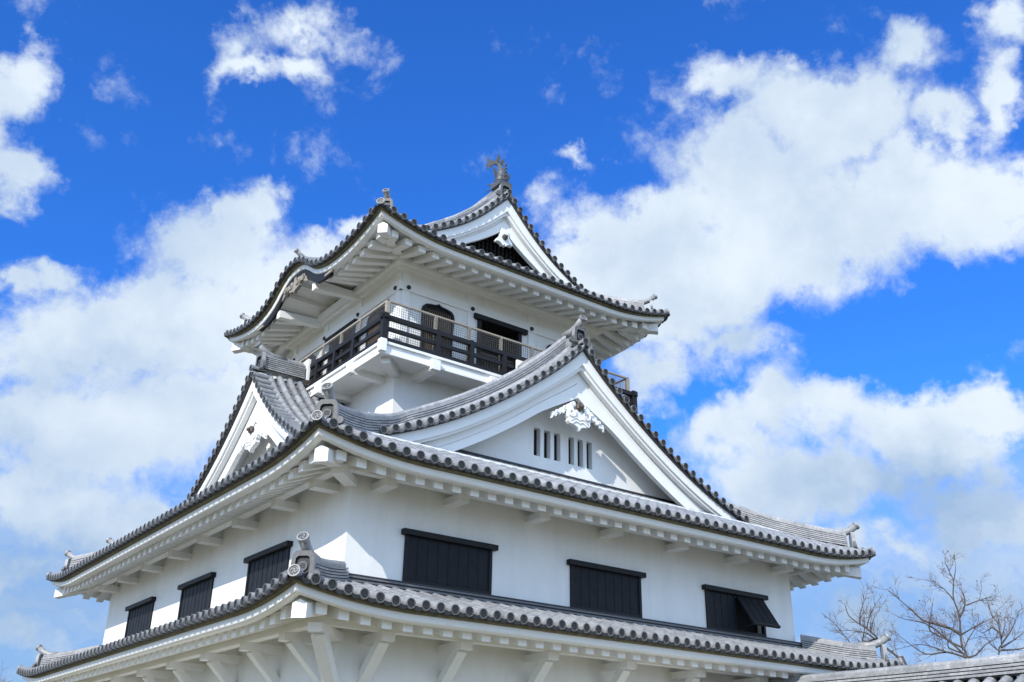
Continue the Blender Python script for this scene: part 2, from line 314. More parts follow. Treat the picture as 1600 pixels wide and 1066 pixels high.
def tile_rows(mb, P, rows, tmax, out, seg=0.30, eave=True, r=0.088, t0=0.0, nseg=8, pans=True, swirl=True, lo=None):
    """round tile rows, hollow tiles between them, end tiles along the eave"""
    def frame(u, t):
        e = 0.02
        sd = (P(u+e, t)-P(u-e, t)).normalized(); ax = (P(u, t+e)-P(u, t-e)).normalized(); n = sd.cross(ax)
        if n.z < 0: n = -n
        return sd, ax, n.normalized()
    for u in rows:
        T = tmax(u); a0 = lo(u) if lo else t0
        if T-a0 < 0.12: continue
        k = max(1, int(math.ceil((T-a0)/seg))); rs = []; tones = []
        for j in range(k):
            ta = a0+j*seg; tb = min(T, a0+(j+1)*seg)
            for t, rr in ((ta, r), (tb, r*0.93)):
                sd, ax, n = frame(u, t); c = P(u, t)
                rs.append([c+(sd*math.cos(q)+n*math.sin(q))*rr for q in [math.radians(-25+230*w/nseg) for w in range(nseg+1)]])
            tones += [tn(), 0.2]
        mb.rings(rs, 'roof_tile', closed=False, caps=False, smooth=False, tones=tones[:-1])
        if eave:
            c = P(u, 0.0); disc(mb, c+out*0.05, out, r=0.095, depth=0.09, swirl=swirl)
    if not pans: return
    ext = [rows[0]-PITCH]+list(rows)+[rows[-1]+PITCH]
    for u0, u1 in zip(ext[:-1], ext[1:]):
        um = (u0+u1)/2; T = max(tmax(u0) if u0 in rows else 0, tmax(u1) if u1 in rows else 0, tmax(um)); a0 = lo(um) if lo else t0
        T = min(T, tmax(um)+0.12)
        if T-a0 < 0.1: continue
        k = max(1, int(math.ceil((T-a0)/0.25)))
        cs = [(0.0, -0.035), (0.2, -0.075), (0.5, -0.095), (0.8, -0.075), (1.0, -0.035)]
        for j in range(k):
            ta = a0+j*0.25; tb = min(T, a0+(j+1)*0.25); tt = tn()
            A = [mb.av(P(u0+(u1-u0)*x, ta, dz+0.022)) for x, dz in cs]; B = [mb.av(P(u0+(u1-u0)*x, tb, dz)) for x, dz in cs]
            C = [mb.av(P(u0+(u1-u0)*x, ta, dz-0.02)) for x, dz in cs]
            for q in range(4):
                mb.face((A[q], A[q+1], B[q+1], B[q]), 'pan_tile', tt); mb.face((C[q], C[q+1], A[q+1], A[q]), 'tile_dark', tt)  # hollows and risers carry the shadow between rows in their colour
        if eave:
            # front lip of the hollow tile, its glint put into a paler top edge
            tt = tn(); lip = [(x, dz) for x, dz in [(0.2, -0.05), (0.34, -0.076), (0.5, -0.086), (0.66, -0.076), (0.8, -0.05)]]
            A = [P(u0+(u1-u0)*x, 0, dz+0.035)+out*0.05 for x, dz in lip]; B = [P(u0+(u1-u0)*x, 0, dz-0.030)+out*0.05 for x, dz in lip]
            C = [p-out*0.09 for p in A]; D = [p-out*0.09 for p in B]
            for q in range(4):
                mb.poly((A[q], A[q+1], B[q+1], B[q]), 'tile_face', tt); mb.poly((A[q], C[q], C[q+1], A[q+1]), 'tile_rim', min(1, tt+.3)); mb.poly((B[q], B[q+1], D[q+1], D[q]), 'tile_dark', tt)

def smooth_path(pts, step=0.12):
    pts = [V(p) for p in pts]; out = []
    for i in range(len(pts)-1):
        p0 = pts[max(i-1, 0)]; p1 = pts[i]; p2 = pts[i+1]; p3 = pts[min(i+2, len(pts)-1)]
        n = max(2, int((p2-p1).length/step))
        for k in range(n):
            t = k/n
            out.append(0.5*((2*p1)+(p2-p0)*t+(2*p0-5*p1+4*p2-p3)*t*t+(3*p1-p0-3*p2+p3)*t**3))
    out.append(pts[-1]); return out

def ridge(mb, path, w, h, nl, cap=0.10, base_roll=False, hfun=None):
    """stack of flat ridge tiles along a path (base centre line) with a round cap row"""
    path = [V(p) for p in path]; rs = []; n = len(path)
    for i, p in enumerate(path):
        d = path[min(i+1, n-1)]-path[max(i-1, 0)]; d.z = 0; d.normalize(); s = V((-d.y, d.x, 0))
        hh = h*(hfun(i/(n-1)) if hfun else 1.0)
        prof = []
        for j in range(nl):
            ww = w/2*(1.0-0.25*j/nl)+rnd.uniform(-.002, .002); z0 = hh*j/nl; z1 = hh*(j+1)/nl
            prof += [(ww-0.026, z0), (ww-0.026, z0+(z1-z0)*0.24), (ww+0.014, z0+(z1-z0)*0.28), (ww+0.014, z1-0.002)]
        rr = cap*(1.0 if (i//3) % 2 else 0.965)
        arc = [(rr*math.cos(a), hh+rr*0.35+rr*math.sin(a)) for a in [math.radians(x) for x in (-20, 15, 50, 90, 130, 165, 200)]]
        sec = [(x, z) for x, z in prof]+arc+[(-x, z) for x, z in reversed(prof)]
        rs.append([p+s*x+Z*z for x, z in sec])
    m = len(rs[0]); ids = [[mb.av(p) for p in r] for r in rs]
    tone = {}
    for i in range(n-1):
        for j in range(m):
            k = (j+1) % m
            lay = (j//4) if j < nl*4 else (100 if j < nl*4+7 else 200+(j-nl*4-7)//4)
            key = (lay, (i+(lay % 2)*2)//4 if lay != 100 else i//3)
            if key not in tone: tone[key] = tn()
            jj = j if j < nl*4 else (m-1-j if j >= nl*4+7 else -9)
            dark = (j < nl*4 and j % 4 in (0, 1)) or (j >= nl*4+7 and (m-2-j) % 4 in (0, 1))
            mb.face((ids[i][j], ids[i][k], ids[i+1][k], ids[i+1][j]), 'tile_dark' if dark else 'ridge_tile', tone[key])
    mb.face(list(reversed(ids[0])), 'ridge_tile', 0.5); mb.face(ids[-1], 'ridge_tile', 0.5)

def end_ornament(name, parent, base, fwd, scale=1.0, rise=34, mark=True, caplen=0.26, swirl=True):
    """ogre-board ridge end: framed plate with a recessed panel, side curls and a round cap tile thrust up above it"""
    mb = MB(); fwd = V(fwd).normalized(); a = V((-fwd.y, fwd.x, 0)); b = V(base); S = scale
    w, h = 0.21*S, 0.46*S
    out = [(-w*1.05, 0), (w*1.05, 0), (w*1.0, h*.55), (w*.92, h*.86), (w*.62, h), (-w*.62, h), (-w*.92, h*.86), (-w, h*.55)]
    inn = [(-w*.62, h*.12), (w*.62, h*.12), (w*.66, h*.5), (w*.6, h*.72), (w*.4, h*.8), (-w*.4, h*.8), (-w*.6, h*.72), (-w*.66, h*.5)]
    d = 0.10*S
    O = [mb.av(b+a*x+Z*z+fwd*d) for x, z in out]; I = [mb.av(b+a*x+Z*z+fwd*d) for x, z in inn]
    B = [mb.av(b+a*x+Z*z) for x, z in out]; J = [mb.av(b+a*x+Z*z+fwd*(d-0.05*S)) for x, z in inn]
    for i in range(8):
        k = (i+1) % 8
        mb.face((O[i], O[k], I[k], I[i]), 'tile_rim', 0.45); mb.face((B[i], B[k], O[k], O[i]), 'ridge_tile', 0.5); mb.face((I[i], I[k], J[k], J[i]), 'tile_dark', 0.5)
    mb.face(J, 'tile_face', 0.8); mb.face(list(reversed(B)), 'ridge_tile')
    # round crest with bars
    c = b+Z*(h*.42)+fwd*(d-0.045*S); n = 14; rr = w*.42
    R0 = [c+(a*math.cos(2*math.pi*k/n)+Z*math.sin(2*math.pi*k/n))*rr for k in range(n)]; R1 = [p+fwd*0.025*S for p in R0]
    mb.rings([R0, R1], 'tile_rim', 0.2)
    if mark:
        for z in (-.32, .05, .42):
            ww = rr*0.62 if z == .05 else rr*.52
            mb.obox(c+Z*z*rr+fwd*0.028*S, a*ww, Z*rr*0.10, fwd*0.006*S, 'tile_dark')
    for sg in (-1, 1):
        cc = b+a*sg*w*1.28+Z*h*.10+fwd*d*.55
        n2 = 12; r2 = 0.075*S
        Q = [[cc+(a*math.cos(2*math.pi*k/n2)+Z*math.sin(2*math.pi*k/n2))*r2+fwd*q for k in range(n2)] for q in (-d*.4, d*.4)]
        mb.rings(Q, 'tile_rim', 0.5)
        mb.extrude([(sg*w*.8, 0), (sg*w*1.25, h*.03), (sg*w*1.1, h*.35), (sg*w*.9, h*.5)], b+fwd*d*.2, a, Z, fwd*d*.7, 'tile_rim')
    if caplen:
        an = math.radians(rise); dv = fwd*math.cos(an)+Z*math.sin(an); r = 0.098*S
        p0 = b+Z*(h*0.93)-fwd*0.62*S; p1 = b+Z*(h*0.97)-fwd*0.22*S; p2 = p1+(fwd*.93+Z*.36).normalized()*0.22*S; p3 = p2+dv*caplen*S
        mb.tube([p0, p1, p2, p3], [r, r*1.02, r, r*.98], 14, 'ridge_tile', tone=0.35)
        disc(mb, p3+dv*0.02, dv, r=0.112*S, n=18, depth=0.05, swirl=swirl, rim='pale_rim', face='pale_face', mark='tile_swirl')
    return mb.build(name, parent)

def eave_structure(slopes, parent, nm_strip='eave_board', nm='eave_fascia', slope_in=0.30, imax=None):
    mb = MB(); mf = MB()
    for s in slopes:
        n = max(24, int(s.L/0.22)); us = [s.L*k/n for k in range(n+1)]
        im = imax or s.e
        under = [(-0.02, -0.08), (0.0, -0.10), (0.052, -0.104)]; strip = [(0.05, -0.10), (0.062, -0.138), (0.14, -0.144)]
        fas = [(0.135, -0.140), (0.135, -0.240), (0.147, -0.265), (0.18, -0.288), (0.27, -0.298), (0.318, -0.288), (0.332, -0.255), (im, -0.255+slope_in*(im-0.332))]
        for sec, b, m in ((under, mb, 'tile_dark'), (strip, mb, 'mossy_board'), (fas, mf, 'white_paint')):
            for (i0, z0), (i1, z1) in zip(sec[:-1], sec[1:]):
                for ua, ub in zip(us[:-1], us[1:]):
                    # height of the curve flattens towards the wall
                    f0 = 1.0 if i0 < 0.4 else s.flat; f1 = 1.0 if i1 < 0.4 else s.flat
                    pts = []
                    for u, i, z, f in ((ua, i0, z0, f0), (ub, i0, z0, f0), (ub, i1, z1, f1), (ua, i1, z1, f1)):
                        pts.append(s.E(u, i, z-(1-f)*s.lift(u)))
                    b.poly(pts, m)
    mb.build(nm_strip, parent); mf.build(nm, parent)

# ------------------------------------------------------------------ the castle keep
LX, LY = 13.0, 15.32
GZ = -6.30
keep = thing('castle_keep', 'white plastered castle keep with three tiers of curved grey tiled roofs', 'castle', (6.5, 7.66, GZ))
def pr2(t): return np.polyval((-0.000178, 0.0082126, -0.0474385, 0.5279534, 0), t)
def pr1(t): return 0.312*t
def pr3(t): return np.polyval((0.00123177, 0.0027147, -0.0076047, 0.4817747, 0), t)
T3 = (3.14, 4.234, 9.88, 10.96)
KC = 7.70-(T3[1]-1.755)
def karaf(d):
    return float(np.interp(abs(d), (0, .3, .6, .9, 1.1, 1.3, 1.5, 1.8, 2.2, 2.7), (.86, .85, .77, .60, .46, .33, .23, .13, .04, 0)))
def kara(u, t): return karaf(u-KC)*max(0.0, 1-t/3.2)
R1 = {k: Slope(k, (0, 0, LX, LY), 1.82, -1.62, pr1, 0.25, 2.4) for k in 'SWNE'}
R2 = {k: Slope(k, (0, 0, LX, LY), 1.60, 1.13, pr2, 0.29, 2.4) for k in 'SWNE'}
R3 = {k: Slope(k, T3, 1.755, 8.69, pr3, 0.41, 2.4, kara if k == 'W' else None) for k in 'SWNE'}
for R in (R1, R2, R3):
    for s in R.values(): s.flat = 0.35
# ---- walls, with openings
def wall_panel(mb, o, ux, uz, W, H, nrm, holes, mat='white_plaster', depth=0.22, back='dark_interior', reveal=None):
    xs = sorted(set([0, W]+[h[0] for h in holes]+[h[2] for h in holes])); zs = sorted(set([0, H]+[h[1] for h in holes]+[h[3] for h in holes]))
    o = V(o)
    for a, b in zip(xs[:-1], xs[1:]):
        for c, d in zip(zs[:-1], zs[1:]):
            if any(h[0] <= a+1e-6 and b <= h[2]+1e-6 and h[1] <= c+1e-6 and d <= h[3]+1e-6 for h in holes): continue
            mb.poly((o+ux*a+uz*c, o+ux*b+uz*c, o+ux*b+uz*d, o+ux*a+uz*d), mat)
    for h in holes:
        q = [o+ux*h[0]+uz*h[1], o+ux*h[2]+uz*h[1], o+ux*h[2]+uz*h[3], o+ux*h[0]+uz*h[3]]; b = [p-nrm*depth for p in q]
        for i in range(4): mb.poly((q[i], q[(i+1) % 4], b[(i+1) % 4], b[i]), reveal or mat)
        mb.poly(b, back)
X, Y = V((1, 0, 0)), V((0, 1, 0))
mb = MB()   # ground storey on its stone base
wall_panel(mb, (0, 0, -5.0), X, Z, LX, 4.0, -Y, []); wall_panel(mb, (0, 0, -5.0), Y, Z, LY, 4.0, -X, [])
wall_panel(mb, (LX, 0, -5.0), Y, Z, LY, 4.0, X, []); wall_panel(mb, (0, LY, -5.0), X, Z, LX, 4.0, Y, [])
mb.build('ground_storey_wall', keep)
mb = MB(); r0 = [V((-.9, -.9, GZ-.2)), V((LX+.9, -.9, GZ-.2)), V((LX+.9, LY+.9, GZ-.2)), V((-.9, LY+.9, GZ-.2))]; r1 = [V((-.06, -.06, -5)), V((LX+.06, -.06, -5)), V((LX+.06, LY+.06, -5)), V((-.06, LY+.06, -5))]
mb.rings([r0, r1], 'stone'); mb.build('stone_base', keep)
WIN_S = [1.28, 5.50, 9.74]; WIN_W = [2.48, 6.70, 10.98]; WW = 2.10; WZ0, WZ1 = -0.86, 0.06
mb = MB(); zb = -1.2; H = 3.2
wall_panel(mb, (0, 0, zb), X, Z, LX, H, -Y, [(x, WZ0-zb, x+WW, WZ1-zb) for x in WIN_S])
wall_panel(mb, (0, 0, zb), Y, Z, LY, H, -X, [(x, WZ0-zb, x+WW, WZ1-zb) for x in WIN_W])
wall_panel(mb, (LX, 0, zb), Y, Z, LY, H, X, []); wall_panel(mb, (0, LY, zb), X, Z, LX, H, Y, [])
mb.build('middle_storey_wall', keep)
# windows of the middle storey
def shutter_window(o, ux, nrm, w, open_right=False):
    """black plank shutters in a black frame; o lower left corner on the wall face"""
    o = V(o); mb = MB(); h = WZ1-WZ0
    mb.obox(o+ux*0.035+Z*(h/2)+nrm*0.0, ux*0.035, Z*(h/2), nrm*0.045, 'black_wood')
    mb.obox(o+ux*(w-0.035)+Z*(h/2), ux*0.035, Z*(h/2), nrm*0.045, 'black_wood')
    mb.obox(o+ux*(w/2)+Z*0.03, ux*(w/2-0.071), Z*0.03, nrm*0.04, 'black_wood')
    f = mb.build('window', keep)
    mb = MB(); mb.obox(o+ux*(w/2)+Z*(h+0.045)+nrm*0.03, ux*(w/2+0.09), Z*0.055, nrm*0.10, 'black_wood'); mb.build('lintel', f)
    hw = (w-0.16)/2
    for k in range(2):
        mb = MB(); x0 = 0.075+k*(hw+0.01)
        opened = open_right and k == 1
        if opened:
            ang = math.radians(33); dn = (-Z*math.cos(ang)+nrm*math.sin(ang)); hinge = o+Z*(h-0.012)+nrm*0.055; nn = nrm*math.cos(ang)+Z*math.sin(ang)
            hh = h-0.02
        else:
            dn = -Z; hinge = o+Z*(h-0.012); nn = nrm; hh = h-0.08
        np_ = 4; pw = hw/np_
        for j in range(np_):
            mb.obox(hinge+ux*(x0+pw*(j+.5))+dn*(hh/2), ux*(pw/2-0.006), dn*(hh/2), nn*0.018, 'black_shutter')
            mb.obox(hinge+ux*(x0+pw*(j+1)-0.006)+dn*(hh/2)+nn*0.012, ux*0.014, dn*(hh/2-0.01), nn*0.014, 'black_shutter')
        mb.obox(hinge+ux*(x0+hw/2)+dn*(hh/2)-nn*0.022, ux*(hw/2-0.004), dn*(hh/2-0.004), nn*0.006, 'black_shutter')
        if opened:
            mb.obox(hinge+ux*(x0+hw/2)+dn*(hh-0.03)+nn*0.03, ux*(hw/2), dn*0.03, nn*0.014, 'black_wood')
            mb.beam(hinge+ux*(x0+0.1)+dn*(hh-0.05), o+ux*(x0+0.1)+Z*0.1, 0.02, 0.02, 'iron_cap')
        so_ = mb.build('shutter', f)
        if opened: so_['label'] = 'shutter propped open outwards at its lower edge'
    return f
for i, x in enumerate(WIN_S): shutter_window((x, 0, WZ0), X, -Y, WW, open_right=(i == 2))
for x in WIN_W: shutter_window((0, x+WW, WZ0), -Y, -X, WW)

# ---- roof tiers
def roof_tiles(name, R, tfun, swirl_sides='SW'):
    mb = MB()
    for k, s in R.items():
        tile_rows(mb, s.P, s.rows(), (lambda u, k=k: tfun(k, u)), s.out, swirl=(k in swirl_sides))
    return mb.build(name, keep)
def skirt(s, T): return lambda u: max(0, min(u, s.L-u, T))
roof1 = roof_tiles('lower_roof', R1, lambda k, u: max(0, min(u, R1[k].L-u, 1.80)))
GV2, GW2 = 2.12, 3.05          # verge and gable-wall depth from the eave, middle tier
def t2(k, u):
    s = R2[k]
    if k in 'SN': return max(0, min(u, s.L-u, GW2))
    if GV2+0.36 <= u <= s.L-GV2-0.1: return 8.05
    return max(0, min(u, s.L-u, GV2+.1))
GV3, GW3 = 3.967-2.479, 2.28
def t3(k, u):
    s = R3[k]
    if k in 'SN': return max(0, min(u, s.L-u, GW3))
    if GV3+0.36 <= u <= s.L-GV3-0.1: return 5.08
    return max(0, min(u, s.L-u, GV3+.1))
# west slope of the middle tier is hidden under the tower and the dormer; rows stop at the tower wall or the dormer valley
def zd(d): return float(np.polyval((3.748e-05, -0.00983277, 0.1438157, -1.18329857, 5.9560127), d)) if d < 5.9 else 2.05-(d-5.9)*0.38
DC, DX = 7.66, 0.55
def t2b(k, u):
    T = t2(k, u)
    if k in 'WE' and T > 4:
        y = -1.6+u
        if T3[1] < y < T3[3]: T = min(T, T3[0]+1.6)
        if k == 'W' and abs(y-DC) < 5.4:
            zz = zd(abs(y-DC))
            for q in range(200):
                t = 1.6+0.55+q*0.03
                if t >= T: break
                if 1.13+pr2(t) > zz+0.05: break
            T = min(T, max(2.5, t) if 1.13+pr2(2.5) < zz else 2.5)
    return T
roof2 = roof_tiles('middle_roof', R2, t2b)
roof3 = roof_tiles('top_roof', R3, t3)
for R, rf, imx in ((R1, roof1, 1.82), (R2, roof2, 1.60), (R3, roof3, 1.755)):
    eave_structure(R.values(), rf, imax=imx-0.002, slope_in=0.42 if R is R2 else 0.30)

# ---- rafters: visible ones are single objects
def rafter_mesh(mb, s, u, zoff=0.0, i0=0.385, i1=1.5, w=0.20, slope=0.30, hgt=0.17):
    # horizontal placement follows the true u (no mitre squeeze)
    lf = s.lift(u)
    def pt(i, dz, du):
        l = lf*(1.0-0.65*min(1, (i-i0)/(i1-i0)))
        p = s.P(u+du, i); p.z = s.zt+l+dz; return p
    h2 = w/2
    zt0 = -0.24; zt1 = zt0+slope*(i1-i0)
    q = []
    for i, zt in ((i0, zt0), (i1, zt1)):
        q.append([pt(i, zt-hgt, -h2), pt(i, zt-hgt, h2), pt(i, zt+0.01, h2), pt(i, zt+0.01, -h2)])
    mb.rings(q, 'white_paint')
stuffr = {}
def rafters(R, rf, sides, imax, single, kara_gap=False, slope=0.3):
    for k in sides:
        s = R[k]; n = int((s.L-1.3)//0.42); m = s.L/2-n*0.42/2
        rest = MB()
        for j in range(n+1):
            u = m+j*0.42; mx = min(imax, min(u, s.L-u)-0.08)
            if kara_gap and k == 'W' and abs(u-KC) < 1.12: continue
            if mx < 0.45: continue
            if k in single:
                b = MB(); rafter_mesh(b, s, u, i1=mx, slope=slope); b.build('rafter', rf)
            else: rafter_mesh(rest, s, u, i1=mx, slope=slope)
        if rest.f:
            o = rest.build('rafters', rf); o['kind'] = 'stuff'
rafters(R1, roof1, 'SWNE', 1.25, 'S'); rafters(R2, roof2, 'SWNE', 1.12, 'S', slope=0.42); rafters(R3, roof3, 'SWNE', 1.45, 'S', True)

# ---- hip beams, purlins, brackets, braces
def hip_beam(rf, R, cx, sx, cy, sy, b, zc, wall_i, w=0.25, h=0.30, rise=0.28):
    """diagonal beam with a peaked end"""
    mb = MB(); d = V((sx, sy, 0)).normalized(); side = V((-d.y, d.x, 0))
    tip = V((cx+sx*b, cy+sy*b, zc)); L = b*math.sqrt(2)+0.05
    sec = [(-w/2, -h/2), (w/2, -h/2), (w/2, h*.28), (0, h*.52), (-w/2, h*.28)]
    r0 = [tip+side*x+Z*z for x, z in sec]; r1 = [tip-d*L+Z*(rise*L/math.sqrt(2))+side*x+Z*z for x, z in sec]
    mb.rings([r0, r1], 'white_paint'); return mb.build('hip_beam', rf)
cor = lambda r: ((r[0], -1, r[1], -1), (r[2], 1, r[1], -1), (r[0], -1, r[3], 1), (r[2], 1, r[3], 1))
for (cx, sx, cy, sy) in cor((0, 0, LX, LY)):
    hip_beam(roof2, R2, cx, sx, cy, sy, 1.287, 0.88, 1.6); hip_beam(roof1, R1, cx, sx, cy, sy, 1.50, -1.88, 1.8)
for (cx, sx, cy, sy) in cor(T3): hip_beam(roof3, R3, cx, sx, cy, sy, 1.479, 8.56, 1.7, rise=0.22)
ARM_S = [0.60, 2.30, 4.40, 6.50, 8.60, 10.70, 12.40]; ARM_W = [0.60, 2.41, 4.51, 6.61, 8.71, 10.81, 12.91, 14.72]
def ringbeam(rf, o0, o1, z0, z1, name='purlin'):
    mb = MB(); w = 'white_paint'
    mb.box((-o1, -o1, z0), (LX+o1, -o0, z1), w); mb.box((-o1, LY+o0, z0), (LX+o1, LY+o1, z1), w)
    mb.box((-o1, -o0, z0), (-o0, LY+o0, z1), w); mb.box((LX+o0, -o0, z0), (LX+o1, LY+o0, z1), w)
    return mb.build(name, rf)
ringbeam(roof2, 0.36, 0.54, 0.95, 1.40); ringbeam(roof1, 0.60, 0.80, -1.965, -1.50)
def arms(rf, z0, z1, o1, brace=None):
    for (lst, o, u, n) in ((ARM_S, V((0, 0, 0)), X, -Y), (ARM_W, V((0, 0, 0)), Y, -X)):
        for a in lst:
            mb = MB(); mb.obox(o+u*a+n*(o1/2+0.0)+Z*((z0+z1)/2), u*0.135, n*(o1/2), Z*((z1-z0)/2), 'white_paint'); mb.build('bracket', rf)
            if brace:
                mb = MB(); mb.beam(o+u*a+n*(o1-0.20)+Z*(z0+0.02), o+u*a-n*0.05+Z*(z0-0.62), 0.21, 0.16, 'white_paint'); mb.build('brace', rf)
    # corner arm along the diagonal
    d = V((-1, -1, 0)).normalized(); s = V((1, -1, 0)).normalized(); L = o1*1.41+0.12
    mb = MB(); mb.obox(d*(L/2)+Z*((z0+z1)/2), d*(L/2), s*0.125, Z*((z1-z0)/2), 'white_paint'); mb.build('bracket', rf)
    if brace:
        mb = MB(); mb.beam(d*(L-0.24)+Z*(z0+0.02), -d*0.05+Z*(z0-0.9), 0.24, 0.2, 'white_paint'); mb.build('brace', rf)
arms(roof2, 0.80, 0.948, 0.53); arms(roof1, -2.115, -1.967, 0.82, True)
# top strip where the lower roof meets the wall
mb = MB()
for z0, z1, o, m_ in ((-1.16, -1.04, 0.17, 'tile_dark'), (-1.035, -1.0, 0.20, 'pan_tile'), (-0.997, -0.96, 0.14, 'tile_dark'), (-0.957, -0.925, 0.165, 'pan_tile'), (-0.922, -0.878, 0.12, 'tile_dark')):
    mb.box((-o, -o, z0), (LX+o, 0.0, z1), m_, .4); mb.box((-o, 0.001, z0), (0.0, LY+o, z1), m_, .4); mb.box((LX, 0.001, z0), (LX+o, LY+o, z1), m_, .4)
mb.build('flashing', roof1)

# ---- gables
def lin(pts): return lambda s: float(np.interp(s, [p[0] for p in pts], [p[1] for p in pts]))
def gable(name, O, S, D, zf, smax, wallz, wall_d, holes=(), wall_mat='white_plaster', b1=0.12, b2=0.34, vt=0.36, wid=0.75, apex=0.30, roll=0.0, swirl=True):
    """O: x,y of the gable centre on the verge front plane; S along, D inwards; zf(d): height of the verge tile centres"""
    O = V(O); S = V(S); D = V(D)
    def P(s, d, z): return O+S*s+D*d+Z*z
    mb = MB(); N_ = 40; ss = [smax*k/N_ for k in range(N_+1)]
    def sl(s): return (zf(s+0.03)-zf(max(0, s-0.03)))/(0.06 if s > 0.03 else s+0.03+1e-6)
    def cosf(s): return 1/math.sqrt(1+sl(max(s, 0.05))**2)
    def zoff(s, w): return zf(s)-w/cosf(s)-(apex*(w/wid)**1.5*max(0, 1-s/1.3)**1.5)
    # gable wall, split in columns with window openings
    cuts = sorted(set([-smax+2*smax*k/50 for k in range(51)]+[h[0] for h in holes]+[h[2] for h in holes]))
    for a, b in zip(cuts[:-1], cuts[1:]):
        za, zb_ = zf(abs(a))-0.25, zf(abs(b))-0.25
        if za <= wallz and zb_ <= wallz: continue
        za = max(za, wallz+.001); zb_ = max(zb_, wallz+.001)
        hh = [h for h in holes if h[0] <= a+1e-6 and b <= h[2]+1e-6]
        if not hh: mb.poly((P(a, wall_d, wallz), P(b, wall_d, wallz), P(b, wall_d, zb_), P(a, wall_d, za)), wall_mat)
        else:
            h = hh[0]
            mb.poly((P(a, wall_d, wallz), P(b, wall_d, wallz), P(b, wall_d, h[1]), P(a, wall_d, h[1])), wall_mat)
            mb.poly((P(a, wall_d, h[3]), P(b, wall_d, h[3]), P(b, wall_d, zb_), P(a, wall_d, za)), wall_mat)
    for h in holes:
        q = [(h[0], h[1]), (h[2], h[1]), (h[2], h[3]), (h[0], h[3])]
        for i in range(4):
            (a, b), (c, d) = q[i], q[(i+1) % 4]
            mb.poly((P(a, wall_d, b), P(c, wall_d, d), P(c, wall_d+.15, d), P(a, wall_d+.15, b)), wall_mat)
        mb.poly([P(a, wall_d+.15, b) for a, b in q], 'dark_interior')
    # soffit between board and wall
    for sg in (-1, 1):
        for a, b in zip(ss[:-1], ss[1:]):
            mb.poly((P(sg*a, b1, zoff(a, .16)), P(sg*b, b1, zoff(b, .16)), P(sg*b, wall_d+.05, zoff(b, .16)), P(sg*a, wall_d+.05, zoff(a, .16))), 'white_paint')
    g = mb.build(name, keep)
    # bargeboards, one per side
    for sg in (-1, 1):
        mb = MB()
        def board(w0, w1, d0, d1, mat='white_paint'):
            rs = []
            for s in ss:
                a, b = zoff(s, w0), zoff(s, w1)
                rs.append([P(sg*s, d0, a), P(sg*s, d0, b), P(sg*s, d1, b), P(sg*s, d1, a)])
            mb.rings(rs, mat)
        board(0.10, 0.33, b1, b1+0.16); board(0.325, 0.39, b1+0.06, b1+0.2); board(0.385, wid*.74, b2, b2+0.12); board(wid*.75, wid, b2-0.012, b2+0.12)
        mb.build('bargeboard', g)
    # dark edge under the verge tiles + verge tiles
    mb = MB()
    for sg in (-1, 1):
        rs = []
        for s in ss:
            a, b = zoff(s, 0.055), zoff(s, 0.115)
            rs.append([P(sg*s, 0.03, a), P(sg*s, 0.05, b), P(sg*s, b1+0.03, b), P(sg*s, vt+.05, a)])
        mb.rings(rs, 'tile_dark', 0.6)
    # positions at even arc length
    arc = [0]; fine = [smax*k/400 for k in range(401)]
    for a, b in zip(fine[:-1], fine[1:]): arc.append(arc[-1]+math.hypot(b-a, zf(b)-zf(a)))
    pos = []; q = 0.0
    while q < arc[-1]: pos.append(float(np.interp(q, arc, fine))); q += 0.305
    for sg in (-1, 1):
        for i, s in enumerate(pos):
            if i == 0 and sg == 1: continue
            nn = V((0, 0, 1)) if i == 0 else (Z*1.0+S*sg*(-sl(s))).normalized(); c = P(sg*s, 0, zf(s)+(0.03 if i == 0 else 0)); sd = nn.cross(D).normalized()
            rs = []; segs = [(0.0, .088), (vt*.5, .08), (vt*.5, .088), (vt, .08)]
            for d, r in segs: rs.append([c+D*d+(sd*math.cos(w)+nn*math.sin(w))*r for w in [math.radians(x) for x in range(-25, 206, 23)]])
            mb.rings(rs, 'roof_tile', closed=False, caps=False, tones=[tn(), .2, tn()])
            disc(mb, c-D*0.012, -D, r=0.093, swirl=swirl)
            if i+1 < len(pos):
                s2 = pos[i+1]; tt = tn(); lp = []
                for f, dz in ((0.2, -.05), (0.4, -.085), (.6, -.085), (.8, -.05)):
                    s_ = s+(s2-s)*f; lp.append((s_, zf(s_)+dz))
                A = [P(sg*a, -.01, z+.03) for a, z in lp]; B = [P(sg*a, -.01, z-.035) for a, z in lp]; C = [P(sg*a, vt, z+.03) for a, z in lp]
                for k in range(3):
                    mb.poly((A[k], A[k+1], B[k+1], B[k]), 'tile_rim', tt*.7); mb.poly((A[k], C[k], C[k+1], A[k+1]), 'roof_tile', tt)
    if roll:
        for sg in (-1, 1):
            rs = []; tones = []
            for i in range(len(pos)-1):
                for s, r in ((pos[i], .108), (pos[i+1], .098)):
                    nn = (Z+S*sg*(-sl(s))).normalized(); c = P(sg*s, roll, zf(s)+.055)
                    rs.append([c+(D*math.cos(w)+nn*math.sin(w))*r for w in [math.radians(x) for x in range(-30, 211, 24)]])
                tones += [tn(), .3]
            mb.rings(rs, 'ridge_tile', closed=False, caps=False, tones=tones)
    mb.build('verge_tiles', g)
    return g, P, zoff
